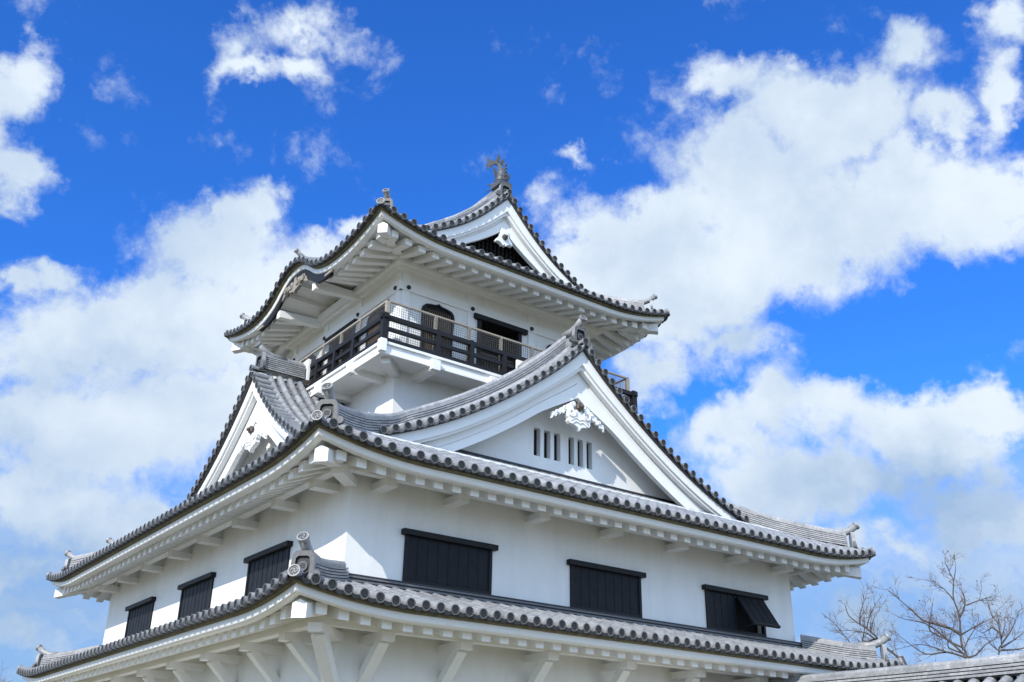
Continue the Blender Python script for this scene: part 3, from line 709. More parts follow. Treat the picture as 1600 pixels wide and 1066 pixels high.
zv2 = lin([(0, 5.92), (.2, 5.69), (.42, 5.49), (.65, 5.27), (.88, 5.07), (1.11, 4.87), (1.36, 4.67), (1.6, 4.49), (1.86, 4.32), (2.1, 4.13), (2.35, 3.97), (2.62, 3.79), (2.88, 3.62), (3.13, 3.47), (3.39, 3.33), (3.64, 3.17), (3.91, 3.03), (4.19, 2.9), (4.46, 2.77), (4.75, 2.64), (5.02, 2.52), (5.31, 2.41), (5.6, 2.31)])
def pf(pts, deg=5):
    c = np.polyfit([p[0] for p in pts], [p[1] for p in pts], deg); return lambda s: float(np.polyval(c, s))
zv2 = pf([(x, zv2(x)) for x in np.linspace(0, 5.6, 30)])
hol2 = []
for x0, x1 in ((-0.915, -0.075), (0.185, 0.965)):
    w = (x1-x0); sw = (w-2*.115)/3
    for k in range(3): hol2.append((x0+k*(sw+.115), 2.97, x0+k*(sw+.115)+sw, 3.69))
g2, P2g, zo2 = gable('front_gable', (6.5, 0.519, 0), X, Y, zv2, 5.62, 2.40, 0.93, hol2, roll=0.46)
zv3p = [(0, 12.15), (.19, 11.98), (.37, 11.77), (.59, 11.53), (.79, 11.31), (1.0, 11.09), (1.22, 10.9), (1.46, 10.72), (1.71, 10.54), (1.95, 10.36), (2.2, 10.21), (2.45, 10.06), (2.7, 9.92), (3.0, 9.76), (3.4, 9.55), (3.8, 9.35)]
zv3 = pf(zv3p)
g3, P3g, zo3 = gable('top_gable', (6.51, 3.967, 0), X, Y, zv3, 3.6, 9.4, 0.80, (), 'dark_gable', b1=0.09, b2=0.28, wid=0.60, apex=0.34, roll=0.46)
gd, Pdg, zod = gable('side_gable', (DX, DC, 0), -Y, X, lambda d: zd(d), 5.3, 1.9, 0.88, (), vt=0.46, wid=0.75)
# lattice of the top gable
mb = MB()
for k in range(-22, 23):
    x = k*0.145; z1 = zv3(abs(x))-0.5
    if z1 < 9.7: continue
    mb.obox(V((6.51+x, 3.967+.74, (9.5+z1)/2)), X*0.035, Y*0.03, Z*((z1-9.5)/2), 'black_wood')
    zz = 9.6
    while zz < z1: mb.obox(V((6.51+x, 3.967+.71, zz)), X*0.042, Y*0.02, Z*0.035, 'dark_gable'); zz += 0.14
mb.build('lattice', g3)
# gable wall foot strips
mb = MB(); mb.box((2.2, 1.34, 2.40), (10.8, 1.47, 2.58), 'tile_dark', .4); mb.box((2.4, 1.39, 2.582), (10.6, 1.465, 2.64), 'tile_dark', .6); mb.build('flashing', g2)

# ---- dormer roof behind the side gable: slopes run to the tower and down into the valleys
class Dorm:
    pass
def dorm_P(sg):
    def P(u, t, dz=0.0):       # u = x, t measured up the slope from the low end: use d = 5.3 - t
        d = 5.3-t; return V((u, DC+sg*d, zd(max(0, d))+dz))
    return P
mb = MB()
for sg in (-1, 1):
    rows = [DX+0.46+0.06+PITCH*k for k in range(14)]
    def dlo(u):
        t = u+1.6; zz = 1.13+pr2(t)
        d = 5.3
        while d > 0 and zd(d) < zz-0.02: d -= 0.04
        return 5.3-d
    tile_rows(mb, dorm_P(sg), rows, lambda u: 5.22 if u < T3[0]+0.9 else 0, V((0, -sg, 0)), eave=False, lo=dlo)
    for u in rows:   # little end tiles along the valley
        l = dlo(u)
        if l < 5.0:
            p = dorm_P(sg)(u, l); disc(mb, p+V((0, sg*0.02, 0)), V((0, sg, 0)), r=0.092)
mb.build('side_gable_roof', gd)
mb = MB(); ridge(mb, [V((x, DC, 5.98)) for x in np.arange(DX+0.32, 2.13, 0.1)], 0.34, 0.42, 7, 0.10); mb.build('ridge', gd)
end_ornament('ridge_end_tile', gd, (DX+0.30, DC, 5.98), (-1, 0, 0), 1.08, rise=34)
mb = MB(); mb.box((2.125, DC-.2, 5.98), (2.20, DC+.2, 6.62), 'white_paint'); mb.build('ridge_stop', gd)

# ---- main ridges
mb = MB(); ridge(mb, [V((6.5, y, 5.86)) for y in np.arange(0.80, 3.20, 0.1)], 0.36, 0.26, 5, 0.10); mb.build('ridge', g2)
mb = MB(); mb.box((6.32, 3.19, 5.7), (6.68, 3.245, 6.30), 'white_paint'); mb.build('ridge_stop', g2)
end_ornament('ridge_end_tile', g2, (6.5, 0.80, 5.96), (0, -1, 0), 1.0, rise=34)
mb = MB(); ridge(mb, [V((6.51, y, 12.10)) for y in np.arange(4.25, 10.9, 0.12)], 0.36, 0.42, 6, 0.10); mb.build('ridge', roof3)
end_ornament('ridge_end_tile', g3, (6.51, 4.25, 12.12), (0, -1, 0), 1.0, caplen=0)

# ---- descending ridges that run down the verge and turn out along the hip
def hippt(s1, t, dz): # point on hip line of two slopes, t inwards
    return s1.P(t, t, dz)
def descending(name, par, s, v_u, tops, thip, w, h, nl, flip=False, tend=0.42, cap=0.10):
    """s: side slope (W or E); v_u: distance of the ridge from the front eave; tops: t values from high to low along the verge"""
    pts = [s.P(v_u, t, 0.02) for t in tops]+[s.P(t, t, 0.02) for t in thip]
    mb = MB(); path = smooth_path(pts, 0.1)
    ridge(mb, path, w, h, nl, cap, hfun=lambda f: 1.0-0.22*f)
    o = mb.build(name, par)
    e = s.P(tend, tend, -0.02); dirv = V((-1 if s.side == 'W' else 1, -1, 0))
    return o, e, dirv
tip = {}
for sd in 'WE':
    o, e, dv = descending('descending_ridge', roof2, R2[sd], GV2+0.74, [8.0, 7.4, 6.8, 6.2, 5.4, 4.6, 3.8, 3.1], [2.05, 1.5, 1.0, 0.50], 0.34, 0.40, 6)
    end_ornament('ridge_end_tile', roof2, e+V((0, 0, 0.0)), dv, 0.97, rise=34)
    o, e, dv = descending('descending_ridge', roof3, R3[sd], GV3+0.72, [4.75, 4.2, 3.6, 3.0, 2.45], [1.62, 1.2, 0.85, 0.55], 0.32, 0.34, 6)
    end_ornament('ridge_end_tile', roof3, e+V((0, 0, 0.02)), dv, 0.84, rise=34)
    # lower tier: short hip ridge from the wall corner
    s = R1[sd]; mb = MB(); path = smooth_path([s.P(t, t, 0.02) for t in (1.72, 1.4, 1.0, 0.75, 0.45)], 0.1)
    ridge(mb, path, 0.32, 0.26, 5, 0.10); mb.build('hip_ridge', roof1)
    end_ornament('ridge_end_tile', roof1, s.P(.34, .34, -0.02), V((-1 if sd == 'W' else 1, -1, 0)), 0.95, rise=34)
# back hips
for R, rf, tt, h in ((R1, roof1, 1.78, .26), (R2, roof2, 2.6, .34), (R3, roof3, 2.0, .3)):
    for sd in 'WE':
        s = R[sd]
        def Q(t, dz=0.02): p = s.P(s.L-t, t, dz); return p
        mb = MB(); ridge(mb, smooth_path([Q(t) for t in (tt, tt*.7, tt*.5, 0.8, 0.55)], 0.12), 0.32, h, 5, 0.10); mb.build('hip_ridge', rf)
        end_ornament('ridge_end_tile', rf, Q(.5, 0), V((-1 if sd == 'W' else 1, 1, 0)), 0.9, rise=34)
# large corner tiles below the ridge ends
def corner_tile(rf, p, d):
    mb = MB(); d = V(d).normalized(); up = (Z+d*-0.0)
    dv = (d*0.93+Z*0.18).normalized()
    mb.tube([p-dv*0.62, p-dv*0.3, p], [0.098, 0.10, 0.102], 14, 'roof_tile', tone=.4); disc(mb, p+dv*0.025, dv, r=0.108, n=18, rim='pale_rim', face='pale_face', mark='tile_swirl')
    mb.build('corner_tile', rf)
for R, rf in ((R1, roof1), (R2, roof2), (R3, roof3)):
    for sd in 'WE':
        s = R[sd]; sx = -1 if sd == 'W' else 1
        corner_tile(rf, s.P(0.0, 0.0, -0.02)+V((-sx*0.04, 0.04, 0.04)), (sx, -1, 0)); q = s.P(s.L, 0.0, -0.02)+V((-sx*0.04, -0.04, 0.04)); corner_tile(rf, q, (sx, 1, 0))
# second-stage ridge end on the far west hip of the middle tier
end_ornament('ridge_end_tile', roof2, R2['W'].P(R2['W'].L-1.42, 1.42, 0.12), (-1, 1, 0), 0.85, rise=34)
# little end tiles closing the gable corners of the verge are part of the verge tiles

# ---- tower storey
TX0, TY0, TX1, TY1 = T3
TZ0, TZ1 = 1.6, 9.0
mb = MB()
bellw = [(0.67, 1.72), (TX1-TX0-1.72, TX1-TX0-0.67)]
door = (2.53, 4.08)
BZ0 = 5.95; BZ1 = 7.80
def tower_wall(o, ux, W, nrm):
    h = [(door[0]+(W-6.74)/2, 5.78-TZ0, door[1]+(W-6.74)/2, 7.70-TZ0)]
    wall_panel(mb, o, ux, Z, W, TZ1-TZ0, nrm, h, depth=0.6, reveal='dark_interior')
tower_wall((TX0, TY0, TZ0), X, TX1-TX0, -Y); tower_wall((TX0, TY0, TZ0), Y, TY1-TY0, -X); tower_wall((TX1, TY0, TZ0), Y, TY1-TY0, X); tower_wall((TX0, TY1, TZ0), X, TX1-TX0, Y)
tower = mb.build('tower_wall', keep)
# framing: posts, tie beam, cornice
faces = ((V((TX0, TY0, 0)), X, -Y, TX1-TX0), (V((TX0, TY0, 0)), Y, -X, TY1-TY0), (V((TX1, TY0, 0)), Y, X, TY1-TY0), (V((TX0, TY1, 0)), X, Y, TX1-TX0))
PST = [0.145, 2.29, 4.43, 6.575]
for o, u, n, W in faces:
    k = W/6.72
    mb = MB(); mb.obox(o+u*(W/2)+n*0.01+Z*7.985, u*(W/2+0.045), n*0.045, Z*0.135, 'white_paint'); mb.build('tie_beam', tower)
    for p in PST:
        for z0, z1 in ((5.7, 7.848), (8.122, 8.42)):
            mb = MB(); mb.obox(o+u*(p*k)+n*0.0+Z*((z0+z1)/2), u*0.115, n*0.035, Z*((z1-z0)/2), 'white_paint'); mb.build('timber_post', tower)
        mb = MB(); c = o+u*(0.2+(p-0.145)*(W-0.4)/6.43)+n*0.056+Z*7.955; mb.rings([[c+(u*math.cos(q)+Z*math.sin(q))*0.062*r+n*d for q in [2*math.pi*w/16 for w in range(16)]] for r, d in ((1, 0), (1, .03), (.6, .05))], 'iron_cap'); mb.build('nail_cover', tower)
mb = MB(); c = 0.30
for (z0, z1, oo) in ((8.42, 8.50, 0.16), (8.502, 8.70, 0.30)):
    mb.box((TX0-oo, TY0-oo, z0), (TX1+oo, TY0, z1), 'white_paint'); mb.box((TX0-oo, TY1, z0), (TX1+oo, TY1+oo, z1), 'white_paint')
    mb.box((TX0-oo, TY0+.001, z0), (TX0, TY1-.001, z1), 'white_paint'); mb.box((TX1, TY0+.001, z0), (TX1+oo, TY1-.001, z1), 'white_paint')
mb.build('cornice', tower)
# bell-shaped windows
bell = [(-.50, 0), (-.50, .95), (-.515, 1.25), (-.53, 1.48), (-.50, 1.62), (-.42, 1.70), (-.28, 1.735), (-.14, 1.75), (-.05, 1.775), (0, 1.82)]
bell = bell+[(-x, y) for x, y in reversed(bell[:-1])]
def bell_window(o, u, n):
    mb = MB(); inn = [(x*.86, y*.945+0.05) for x, y in bell]
    A = [mb.av(o+u*x+Z*z+n*0.06) for x, z in bell]; B = [mb.av(o+u*x+Z*z+n*0.06) for x, z in inn]; C = [mb.av(o+u*x+Z*z-n*0.01) for x, z in bell]; D = [mb.av(o+u*x+Z*z+n*0.004) for x, z in inn]
    m = len(bell)
    for i in range(m):
        k = (i+1) % m
        mb.face((A[i], A[k], B[k], B[i]), 'black_wood'); mb.face((C[i], C[k], A[k], A[i]), 'black_wood'); mb.face((B[i], B[k], D[k], D[i]), 'black_wood')
    mb.face(D, 'dark_interior')
    f = mb.build('bell_window', keep)
    mb = MB()
    for k in range(-6, 7): mb.obox(o+u*(k*.066)+Z*0.80+n*0.028, u*0.013, Z*0.78, n*0.012, 'lattice_wood')
    for z in (.3, .62, .94, 1.26): mb.obox(o+u*0+Z*z+n*0.012, u*0.42, Z*0.013, n*0.010, 'lattice_wood')
    mb.build('lattice', f)
for o, u, n, W in faces:
    for a in (1.20, W-1.20): bell_window(o+u*a+Z*5.95, u, n)
    f = MB(); a0, a1 = door[0]+(W-6.74)/2, door[1]+(W-6.74)/2
    f.obox(o+u*((a0+a1)/2)+Z*5.81-n*.02, u*((a1-a0)/2), Z*.03, n*.07, 'black_wood'); f = f.build('doorway', keep)
    for aa in (a0+.06, a1-.06): mb = MB(); mb.obox(o+u*aa+Z*6.77-n*.02, u*.06, Z*.93, n*.07, 'black_wood'); mb.build('jamb', f)
    mb = MB(); mb.obox(o+u*((a0+a1)/2)+Z*7.765+n*.03, u*((a1-a0)/2+.16), Z*.072, n*.10, 'black_wood'); mb.build('lintel', f)
    mb = MB()
    for k in range(14): mb.obox(o+u*(a0+.16+k*(a1-a0-.32)/13)+Z*6.30-n*.2, u*.014, Z*.5, n*.012, 'lattice_wood')
    mb.obox(o+u*((a0+a1)/2)+Z*6.82-n*.2, u*((a1-a0)/2-.12), Z*.03, n*.02, 'lattice_wood')
    mb.build('lattice', f)

# ---- balcony
BO = 0.98
def rect(o): return (TX0-o, TY0-o, TX1+o, TY1+o)
mb = MB()
def frame_ring(mb, oi, oo, z0, z1, m):
    a = rect(oo); b = rect(oi)
    mb.box((a[0], a[1], z0), (a[2], b[1], z1), m); mb.box((a[0], b[3], z0), (a[2], a[3], z1), m)
    mb.box((a[0], b[1], z0), (b[0], b[3], z1), m); mb.box((b[2], b[1], z0), (a[2], b[3], z1), m)
frame_ring(mb, 0.0, 0.93, 5.46, 5.655, 'white_paint'); frame_ring(mb, 0.0, 0.985, 5.657, 5.725, 'white_paint'); frame_ring(mb, 0.80, 0.955, 5.40, 5.458, 'white_paint')
balc = mb.build('balcony', keep)
for o, u, n, W in faces:
    for a in (0.61, W-0.61, W/2-0.9, W/2+0.9):
        mb = MB(); mb.obox(o+u*a+n*0.46+Z*5.372, u*0.115, n*0.46, Z*0.085, 'white_paint'); mb.obox(o+u*a+n*0.985+Z*5.455, u*0.125, n*0.065, Z*0.138, 'white_paint'); mb.build('support_beam', balc)
for (cx, sx, cy, sy) in cor(T3):
    d = V((sx, sy, 0)).normalized(); s = V((-d.y, d.x, 0)); c = V((cx, cy, 0))
    mb = MB(); mb.obox(c+d*0.45+Z*5.365, d*0.50, s*0.115, Z*0.092, 'white_paint'); b = V((cx+sx*0.94, cy+sy*0.94, 5.60)); mb.box(b-V((.085, .085, .165)), b+V((.085, .085, .165)), 'white_paint'); mb.build('support_beam', balc)
# black railing
RO = 0.90
for o, u, n, W in faces:
    ln = W+2*RO
    for (z0, z1, w, ext) in ((5.728, 5.845, .05, 0.0), (6.06, 6.15, .035, -.05), (6.36, 6.475, .055, 0.13)):
        mb = MB(); mb.obox(o+u*(W/2)+n*RO+Z*((z0+z1)/2), u*(ln/2+ext), n*w, Z*((z1-z0)/2), 'black_wood'); mb.build('rail', balc)
    kk = int(round(W/1.07)); ps = [W/2+(j-(kk-1)/2)*1.07 for j in range(kk)]
    for a in ps:
        mb = MB(); mb.obox(o+u*a+n*RO+Z*6.055, u*0.062, n*0.058, Z*0.300, 'black_wood'); mb.obox(o+u*a+n*RO+Z*6.49, u*0.05, n*0.045, Z*0.02, 'black_wood'); mb.build('rail_post', balc)
    # grey guard rail and wire mesh just inside
    GO = 0.78
    mb = MB(); mb.obox(o+u*(W/2)+n*GO+Z*6.955, u*(W/2+GO+.03), n*0.03, Z*0.022, 'weathered_wood'); mb.build('guard_rail', balc)
    for a in ps:
        mb = MB(); mb.obox(o+u*(a-.02)+n*GO+Z*6.33, u*0.042, n*0.028, Z*0.60, 'weathered_wood'); mb.build('guard_post', balc)
    mb = MB(); st = 0.066; r = 0.0032
    x = -GO
    while x < W+GO: mb.obox(o+u*x+n*(GO+.032)+Z*6.33, u*r, n*r, Z*0.60, 'wire'); x += st
    z = 5.76
    while z < 6.93: mb.obox(o+u*(W/2)+n*(GO+.032)+Z*z, u*(W/2+GO), n*r, Z*r, 'wire'); z += st
    mb.build('wire_mesh', balc)
for (cx, sx, cy, sy) in cor(T3):
    c = V((cx+sx*RO, cy+sy*RO, 0)); mb = MB(); mb.box(c+V((-.075, -.075, 5.727)), c+V((.075, .075, 6.52)), 'black_wood'); mb.build('rail_post', balc)
    c = V((cx+sx*.78, cy+sy*.78, 0)); mb = MB(); mb.box(c+V((-.05, -.05, 5.73)), c+V((.05, .05, 6.935)), 'weathered_wood'); mb.build('guard_post', balc)

# ---- karahafu: board, ornament, barrel soffit, beams
W3 = R3['W']
mb = MB()
for ua, ub in [(KC-2.35+4.7*k/60, KC-2.35+4.7*(k+1)/60) for k in range(60)]:
    q = []
    for u in (ua, ub):
        l = W3.lift(u); zt = W3.zt+l-0.30; zb_ = zt-0.27*max(.35, 1-max(0, abs(u-KC)-1.5)*.5)
        q.append((u, zt, zb_))
    def E(u, i, z): return V((TX0-1.755+i, TY0-1.755+u, z))
    (a, at, ab), (b, bt, bb) = q
    mb.poly((E(a, .17, at), E(b, .17, bt), E(b, .17, bb), E(a, .17, ab)), 'black_wood'); mb.poly((E(a, .17, ab), E(b, .17, bb), E(b, .25, bb), E(a, .25, ab)), 'black_wood'); mb.poly((E(a, .25, at), E(b, .25, bt), E(b, .25, bb), E(a, .25, ab)), 'black_wood')
for sg in (-1, 1):
    u = KC+sg*2.25; mb.obox(V((TX0-1.755+.15, TY0-1.755+u, W3.zt+W3.lift(u)-0.40)), X*.02, Y*.20, Z*.035, 'carved_wood')
kb = mb.build('curved_eave_board', roof3)
mb = MB()
for ua, ub in [(KC-1.2+2.4*k/24, KC-1.2+2.4*(k+1)/24) for k in range(24)]:
    for ia, ib in ((.25, .8), (.8, 1.7)):
        q = []
        for u, i in ((ua, ia), (ub, ia), (ub, ib), (ua, ib)):
            q.append(V((TX0-1.755+i, TY0-1.755+u, W3.zt-0.36+karaf((u-KC)*1.15)*(0.95-0.05*i)+0.03)))
        mb.poly(q, 'white_paint')
for u0 in (-.75, -.25, .25, .75):
    z = W3.zt-0.36+karaf(u0*1.15)*.93; mb.beam(V((TX0-1.45, TY0-1.755+KC+u0, z-.03)), V((TX0+.05, TY0-1.755+KC+u0, z-.05)), .12, .12, 'white_paint')
mb.build('curved_soffit', roof3)
for sg in (-1, 1):
    mb = MB(); y = TY0-1.755+KC+sg*1.18; mb.beam(V((TX0-1.52, y, 8.40)), V((TX0+.05, y, 8.50)), .22, .22, 'white_paint'); mb.build('support_beam', roof3)
# ---- pendants (gegyo)
def spiral(mb, o, u, v, n, c, r0, r1, a0, turns, rad, mat, sg=1, m=22):
    pts = []
    for k in range(m+1):
        f = k/m; a = a0+turns*2*math.pi*f; r = r0+(r1-r0)*f
        pts.append(o+u*(c[0]+sg*r*math.cos(a))+v*(c[1]+r*math.sin(a))+n)
    mb.tube(pts, [rad*(1-.35*k/m) for k in range(m+1)], 6, mat)
HALF = [(0.05, .26), (0.075, .12), (.11, .075), (.14, .10), (.20, .165), (.28, .165), (.345, .10), (.37, .0), (.355, -.09), (.325, -.13), (.335, -.19), (.29, -.245), (.24, -.235), (.19, -.27), (.12, -.275), (.06, -.30), (.03, -.335), (0, -.385)]
def pendant(parent, o, u, n, sc=1.0, fins=True, slope=1.0, mat='white_paint', boss='bronze_boss'):
    """carved gable pendant: scrolled spade, side fins, hexagonal boss"""
    o = V(o); mb = MB(); pts = [(x*sc, y*sc) for x, y in HALF]+[(-x*sc, y*sc) for x, y in reversed(HALF[:-1])]
    mb.extrude(pts, o, u, Z, -n*0.12*sc, mat)
    for sg in (-1, 1):
        spiral(mb, o, u*sc, Z*sc, n*0.01, (sg*.235, .02), .115, .035, math.radians(150), 1.35, .032*sc, mat, sg=sg)
        for yy, w in ((-.13, .20), (-.21, .18)):
            P_ = [o+u*sg*sc*w*f*1.35+Z*sc*(yy+.05*math.sin(f*math.pi*1.2)-.02*f)+n*0.008 for f in [k/6 for k in range(7)]]; mb.tube(P_, .016*sc, 5, mat)
        if fins:
            fin = [(.08, .19), (.16, .30), (.30, .24)]
            base = [(.10, .30), (.13, .13), (.20, .22), (.26, .17)]
            # row of leaf-like curls following the board edge
            for k in range(6):
                x0 = .17+k*.115; y0 = .285-slope*(x0-.1)*.50; q = 1-.07*k
                leaf = [(x0-.075*q, y0+.06), (x0-.02, y0+.10*q), (x0+.06*q, y0+.05), (x0+.085*q, y0-.03), (x0+.07*q, y0-.10*q), (x0+.105*q, y0-.17*q), (x0+.045*q, y0-.145*q), (x0+.02, y0-.08*q), (x0-.03*q, y0-.06*q), (x0-.07*q, y0-.02)]
                mb.extrude([(sg*a_*sc, b_*sc) for a_, b_ in leaf], o-n*(0.02+.004*k), u, Z, -n*0.07*sc, mat)
                if k in (0, 2, 4): spiral(mb, o-n*0.02, u*sc, Z*sc, n*0.0, (sg*(x0+.01), y0+.02), .055*q, .018, math.radians(210), 1.0, .016*sc, mat, sg=sg, m=12)
    p = mb.build('pendant', parent)
    if boss:
        mb = MB(); c = o+Z*.205*sc; r = .115*sc
        mb.rings([[c+(u*math.cos(a)+Z*math.sin(a))*r*q+n*d for a in [math.pi/3*k+math.pi/6 for k in range(6)]] for q, d in ((1, -.02), (1, .05), (.8, .075))], boss)
        mb.rings([[c+(u*math.cos(a)+Z*math.sin(a))*.05*sc*q+n*d for a in [math.pi/5*k for k in range(10)]] for q, d in ((1, .07), (1, .13), (.6, .15))], boss)
        mb.build('boss', parent)
    return p
pendant(g2, (6.5, 0.79, 4.02), X, -Y, 1.05, True, 1.25)
pendant(gd, (DX+.26, DC, 4.02), -Y, -X, 1.05, True, 1.25)
# plain scalloped pendant of the top gable
mb = MB(); sh = [(-.13, .30), (.13, .30), (.15, .05), (.29, -.12), (.30, -.19), (.20, -.17), (.12, -.20), (.05, -.27), (0, -.21), (-.05, -.27), (-.12, -.20), (-.20, -.17), (-.30, -.19), (-.29, -.12), (-.15, .05)]
mb.extrude(sh, V((6.51, 4.18, 10.67)), X, Z, Y*.14, 'white_paint'); p = mb.build('pendant', g3)
mb = MB(); c = V((6.51, 4.17, 10.68)); mb.rings([[c+(X*math.cos(a)+Z*math.sin(a))*.10*q-Y*d for a in [math.pi/3*k for k in range(6)]] for q, d in ((1, -.02), (1, .04), (.7, .07))], 'bronze_boss'); mb.rings([[c+(X*math.cos(a)+Z*math.sin(a))*.045*q-Y*d for a in [math.pi/4*k for k in range(8)]] for q, d in ((1, .06), (1, .12), (.6, .14))], 'bronze_boss'); mb.build('boss', g3)
# carved ornament under the curved eave
mb = MB(); o = V((TX0-1.755+.14, TY0-1.755+KC, 8.93))
mb.extrude([(x*1.0, y*.8) for x, y in HALF]+[(-x, y*.8) for x, y in reversed(HALF[:-1])], o, Y, Z, X*.10, 'carved_wood')
for sg in (-1, 1):
    spiral(mb, o-X*.01, Y, Z, V((0, 0, 0)), (sg*.23, .0), .12, .03, 2.6, 1.4, .03, 'carved_wood', sg=sg)
    mb.extrude([(sg*a, b) for a, b in ((.3, .12), (.55, .1), (.75, -.05), (.85, -.25), (.72, -.2), (.6, -.12), (.45, -.05), (.33, -.03))], o+X*.01, Y, Z, X*.08, 'carved_wood')
    spiral(mb, o-X*.005, Y, Z, V((0, 0, 0)), (sg*.62, .0), .10, .03, 2.2, 1.2, .025, 'carved_wood', sg=sg)
mb.build('pendant', roof3)
# ridge over the curved eave with its end tile
mb = MB(); yk = TY0-1.755+KC; ridge(mb, [V((x, yk, 9.56+(x-1.6)*.12)) for x in np.arange(1.62, 3.4, .1)], .26, .2, 3, .09); mb.build('ridge', roof3)
end_ornament('ridge_end_tile', roof3, (1.62, yk, 9.52), (-1, 0, 0), .72, rise=34, caplen=.3)

# ---- fish finial on the ridge end
mb = MB(); c = V((6.51, 4.42, 12.66))
spine = [(0.05, 0.0), (0.0, .18), (-.02, .38), (.02, .58), (.10, .76), (.16, .88)]   # (towards the back along +Y, up)
wid_ = [.20, .22, .19, .15, .10, .06]; dep = [.17, .21, .19, .15, .10, .06]
rs = []
pts = smooth_path([c+Y*a+Z*b for a, b in spine], .045)
for i, p in enumerate(pts):
    f = i/(len(pts)-1); w = float(np.interp(f, np.linspace(0, 1, 6), wid_)); d = float(np.interp(f, np.linspace(0, 1, 6), dep)); k = 1.0+(.07 if i % 3 == 0 else 0)
    rs.append([p+X*math.cos(a)*w*k+(Y*.95+Z*.1)*math.sin(a)*d*k for a in [2*math.pi*q/14 for q in range(14)]])
mb.rings(rs, 'finial_tile', .35)
fin_ = lambda o, u, v, poly, th: mb.extrude(poly, o-u.cross(v).normalized()*th/2, u, v, u.cross(v).normalized()*th, 'finial_tile', .4)
top = pts[-1]
fin_(top, (X*-.9+Y*.4).normalized(), Z, [(-.03, -.10), (.12, -.02), (.30, -.16), (.34, -.28), (.40, -.12), (.37, .05), (.36, .22), (.28, .08), (.12, .10), (0, .10)], .06)
fin_(top, (X*.2+Y*.9).normalized(), Z, [(-.09, -.1), (.03, -.1), (.07, .12), (.02, .34), (-.03, .16), (-.08, .08)], .06)
fin_(top, X, Z, [(-.04, -.1), (.07, -.1), (.16, .06), (.19, .28), (.13, .22), (.06, .08), (-.03, .36), (-.09, .18), (-.06, .05)], .06)
for sg in (-1, 1):
    b = c+X*sg*.18+Z*.26
    fin_(b, X*sg, Z, [(0, -.15), (.05, -.08), (.12, .10), (.16, .30), (.10, .26), (.04, .1), (0, .05)], .05)
for k in range(5):   # back fins and whiskers on the head
    b = c-Y*.18+Z*(.10+.13*k); fin_(b, -Y, Z, [(0, -.05), (.08, .02), (.06, .09), (0, .06)], .04)
for sg in (-1, 1):
    mb.tube([c+X*sg*.12+Y*.12+Z*.10, c+X*sg*.22+Y*.26+Z*.06, c+X*sg*.26+Y*.42+Z*.12], [.05, .03, .01], 6, 'finial_tile'); mb.tube([c+X*sg*.1+Y*.2+Z*.0, c+X*sg*.16+Y*.4-Z*.03, c+X*sg*.2+Y*.62-Z*.06], [.03, .02, .008], 5, 'finial_tile')
mb.box(c+V((-.24, -.24, -.14)), c+V((.24, .24, .03)), 'finial_tile', .4)
mb.build('fish_finial', keep)

# ------------------------------------------------------------------ low annex with tiled ridge
AX = 11.0; AY0, AY1 = -9.0, -0.05
annex = thing('annex_passage', 'low annex with sunlit grey ridge roof running forward from the foot of the keep', 'annex', (AX, -4.5, GZ))
def aP(sg):
    def P(u, t, dz=0.0): # u along y, t up slope
        return V((AX+sg*(1.7-t), u, -2.36-(1.7-t)*0.52+dz))
    return P
mb = MB(); rows = [AY0+.1+.335*k for k in range(27)]
PSAVE = PITCH; PITCH = 0.335
for sg in (-1, 1): tile_rows(mb, aP(sg), rows, lambda u: 1.62, V((sg, 0, 0)), r=.098, swirl=False)
PITCH = PSAVE
ar = mb.build('roof', annex)
mb = MB(); ridge(mb, [V((AX, y, -2.36+0.06*max(0, (-y-4)/5)**2)) for y in np.arange(AY0, AY1, 0.12)], 0.36, 0.27, 4, 0.10); mb.build('ridge', ar)
mb = MB(); mb.box((AX-1.2, AY0+.3, GZ), (AX+1.2, AY1, -2.95), 'white_plaster')
mb.build('wall', annex)

# ------------------------------------------------------------------ ground
mb = MB(); n = 24; R_ = 900.0
mb.poly([V((R_*math.cos(2*math.pi*k/n), R_*math.sin(2*math.pi*k/n), GZ)) for k in range(n)], 'sandy_ground')
g = mb.build('ground'); g['kind'] = 'structure'

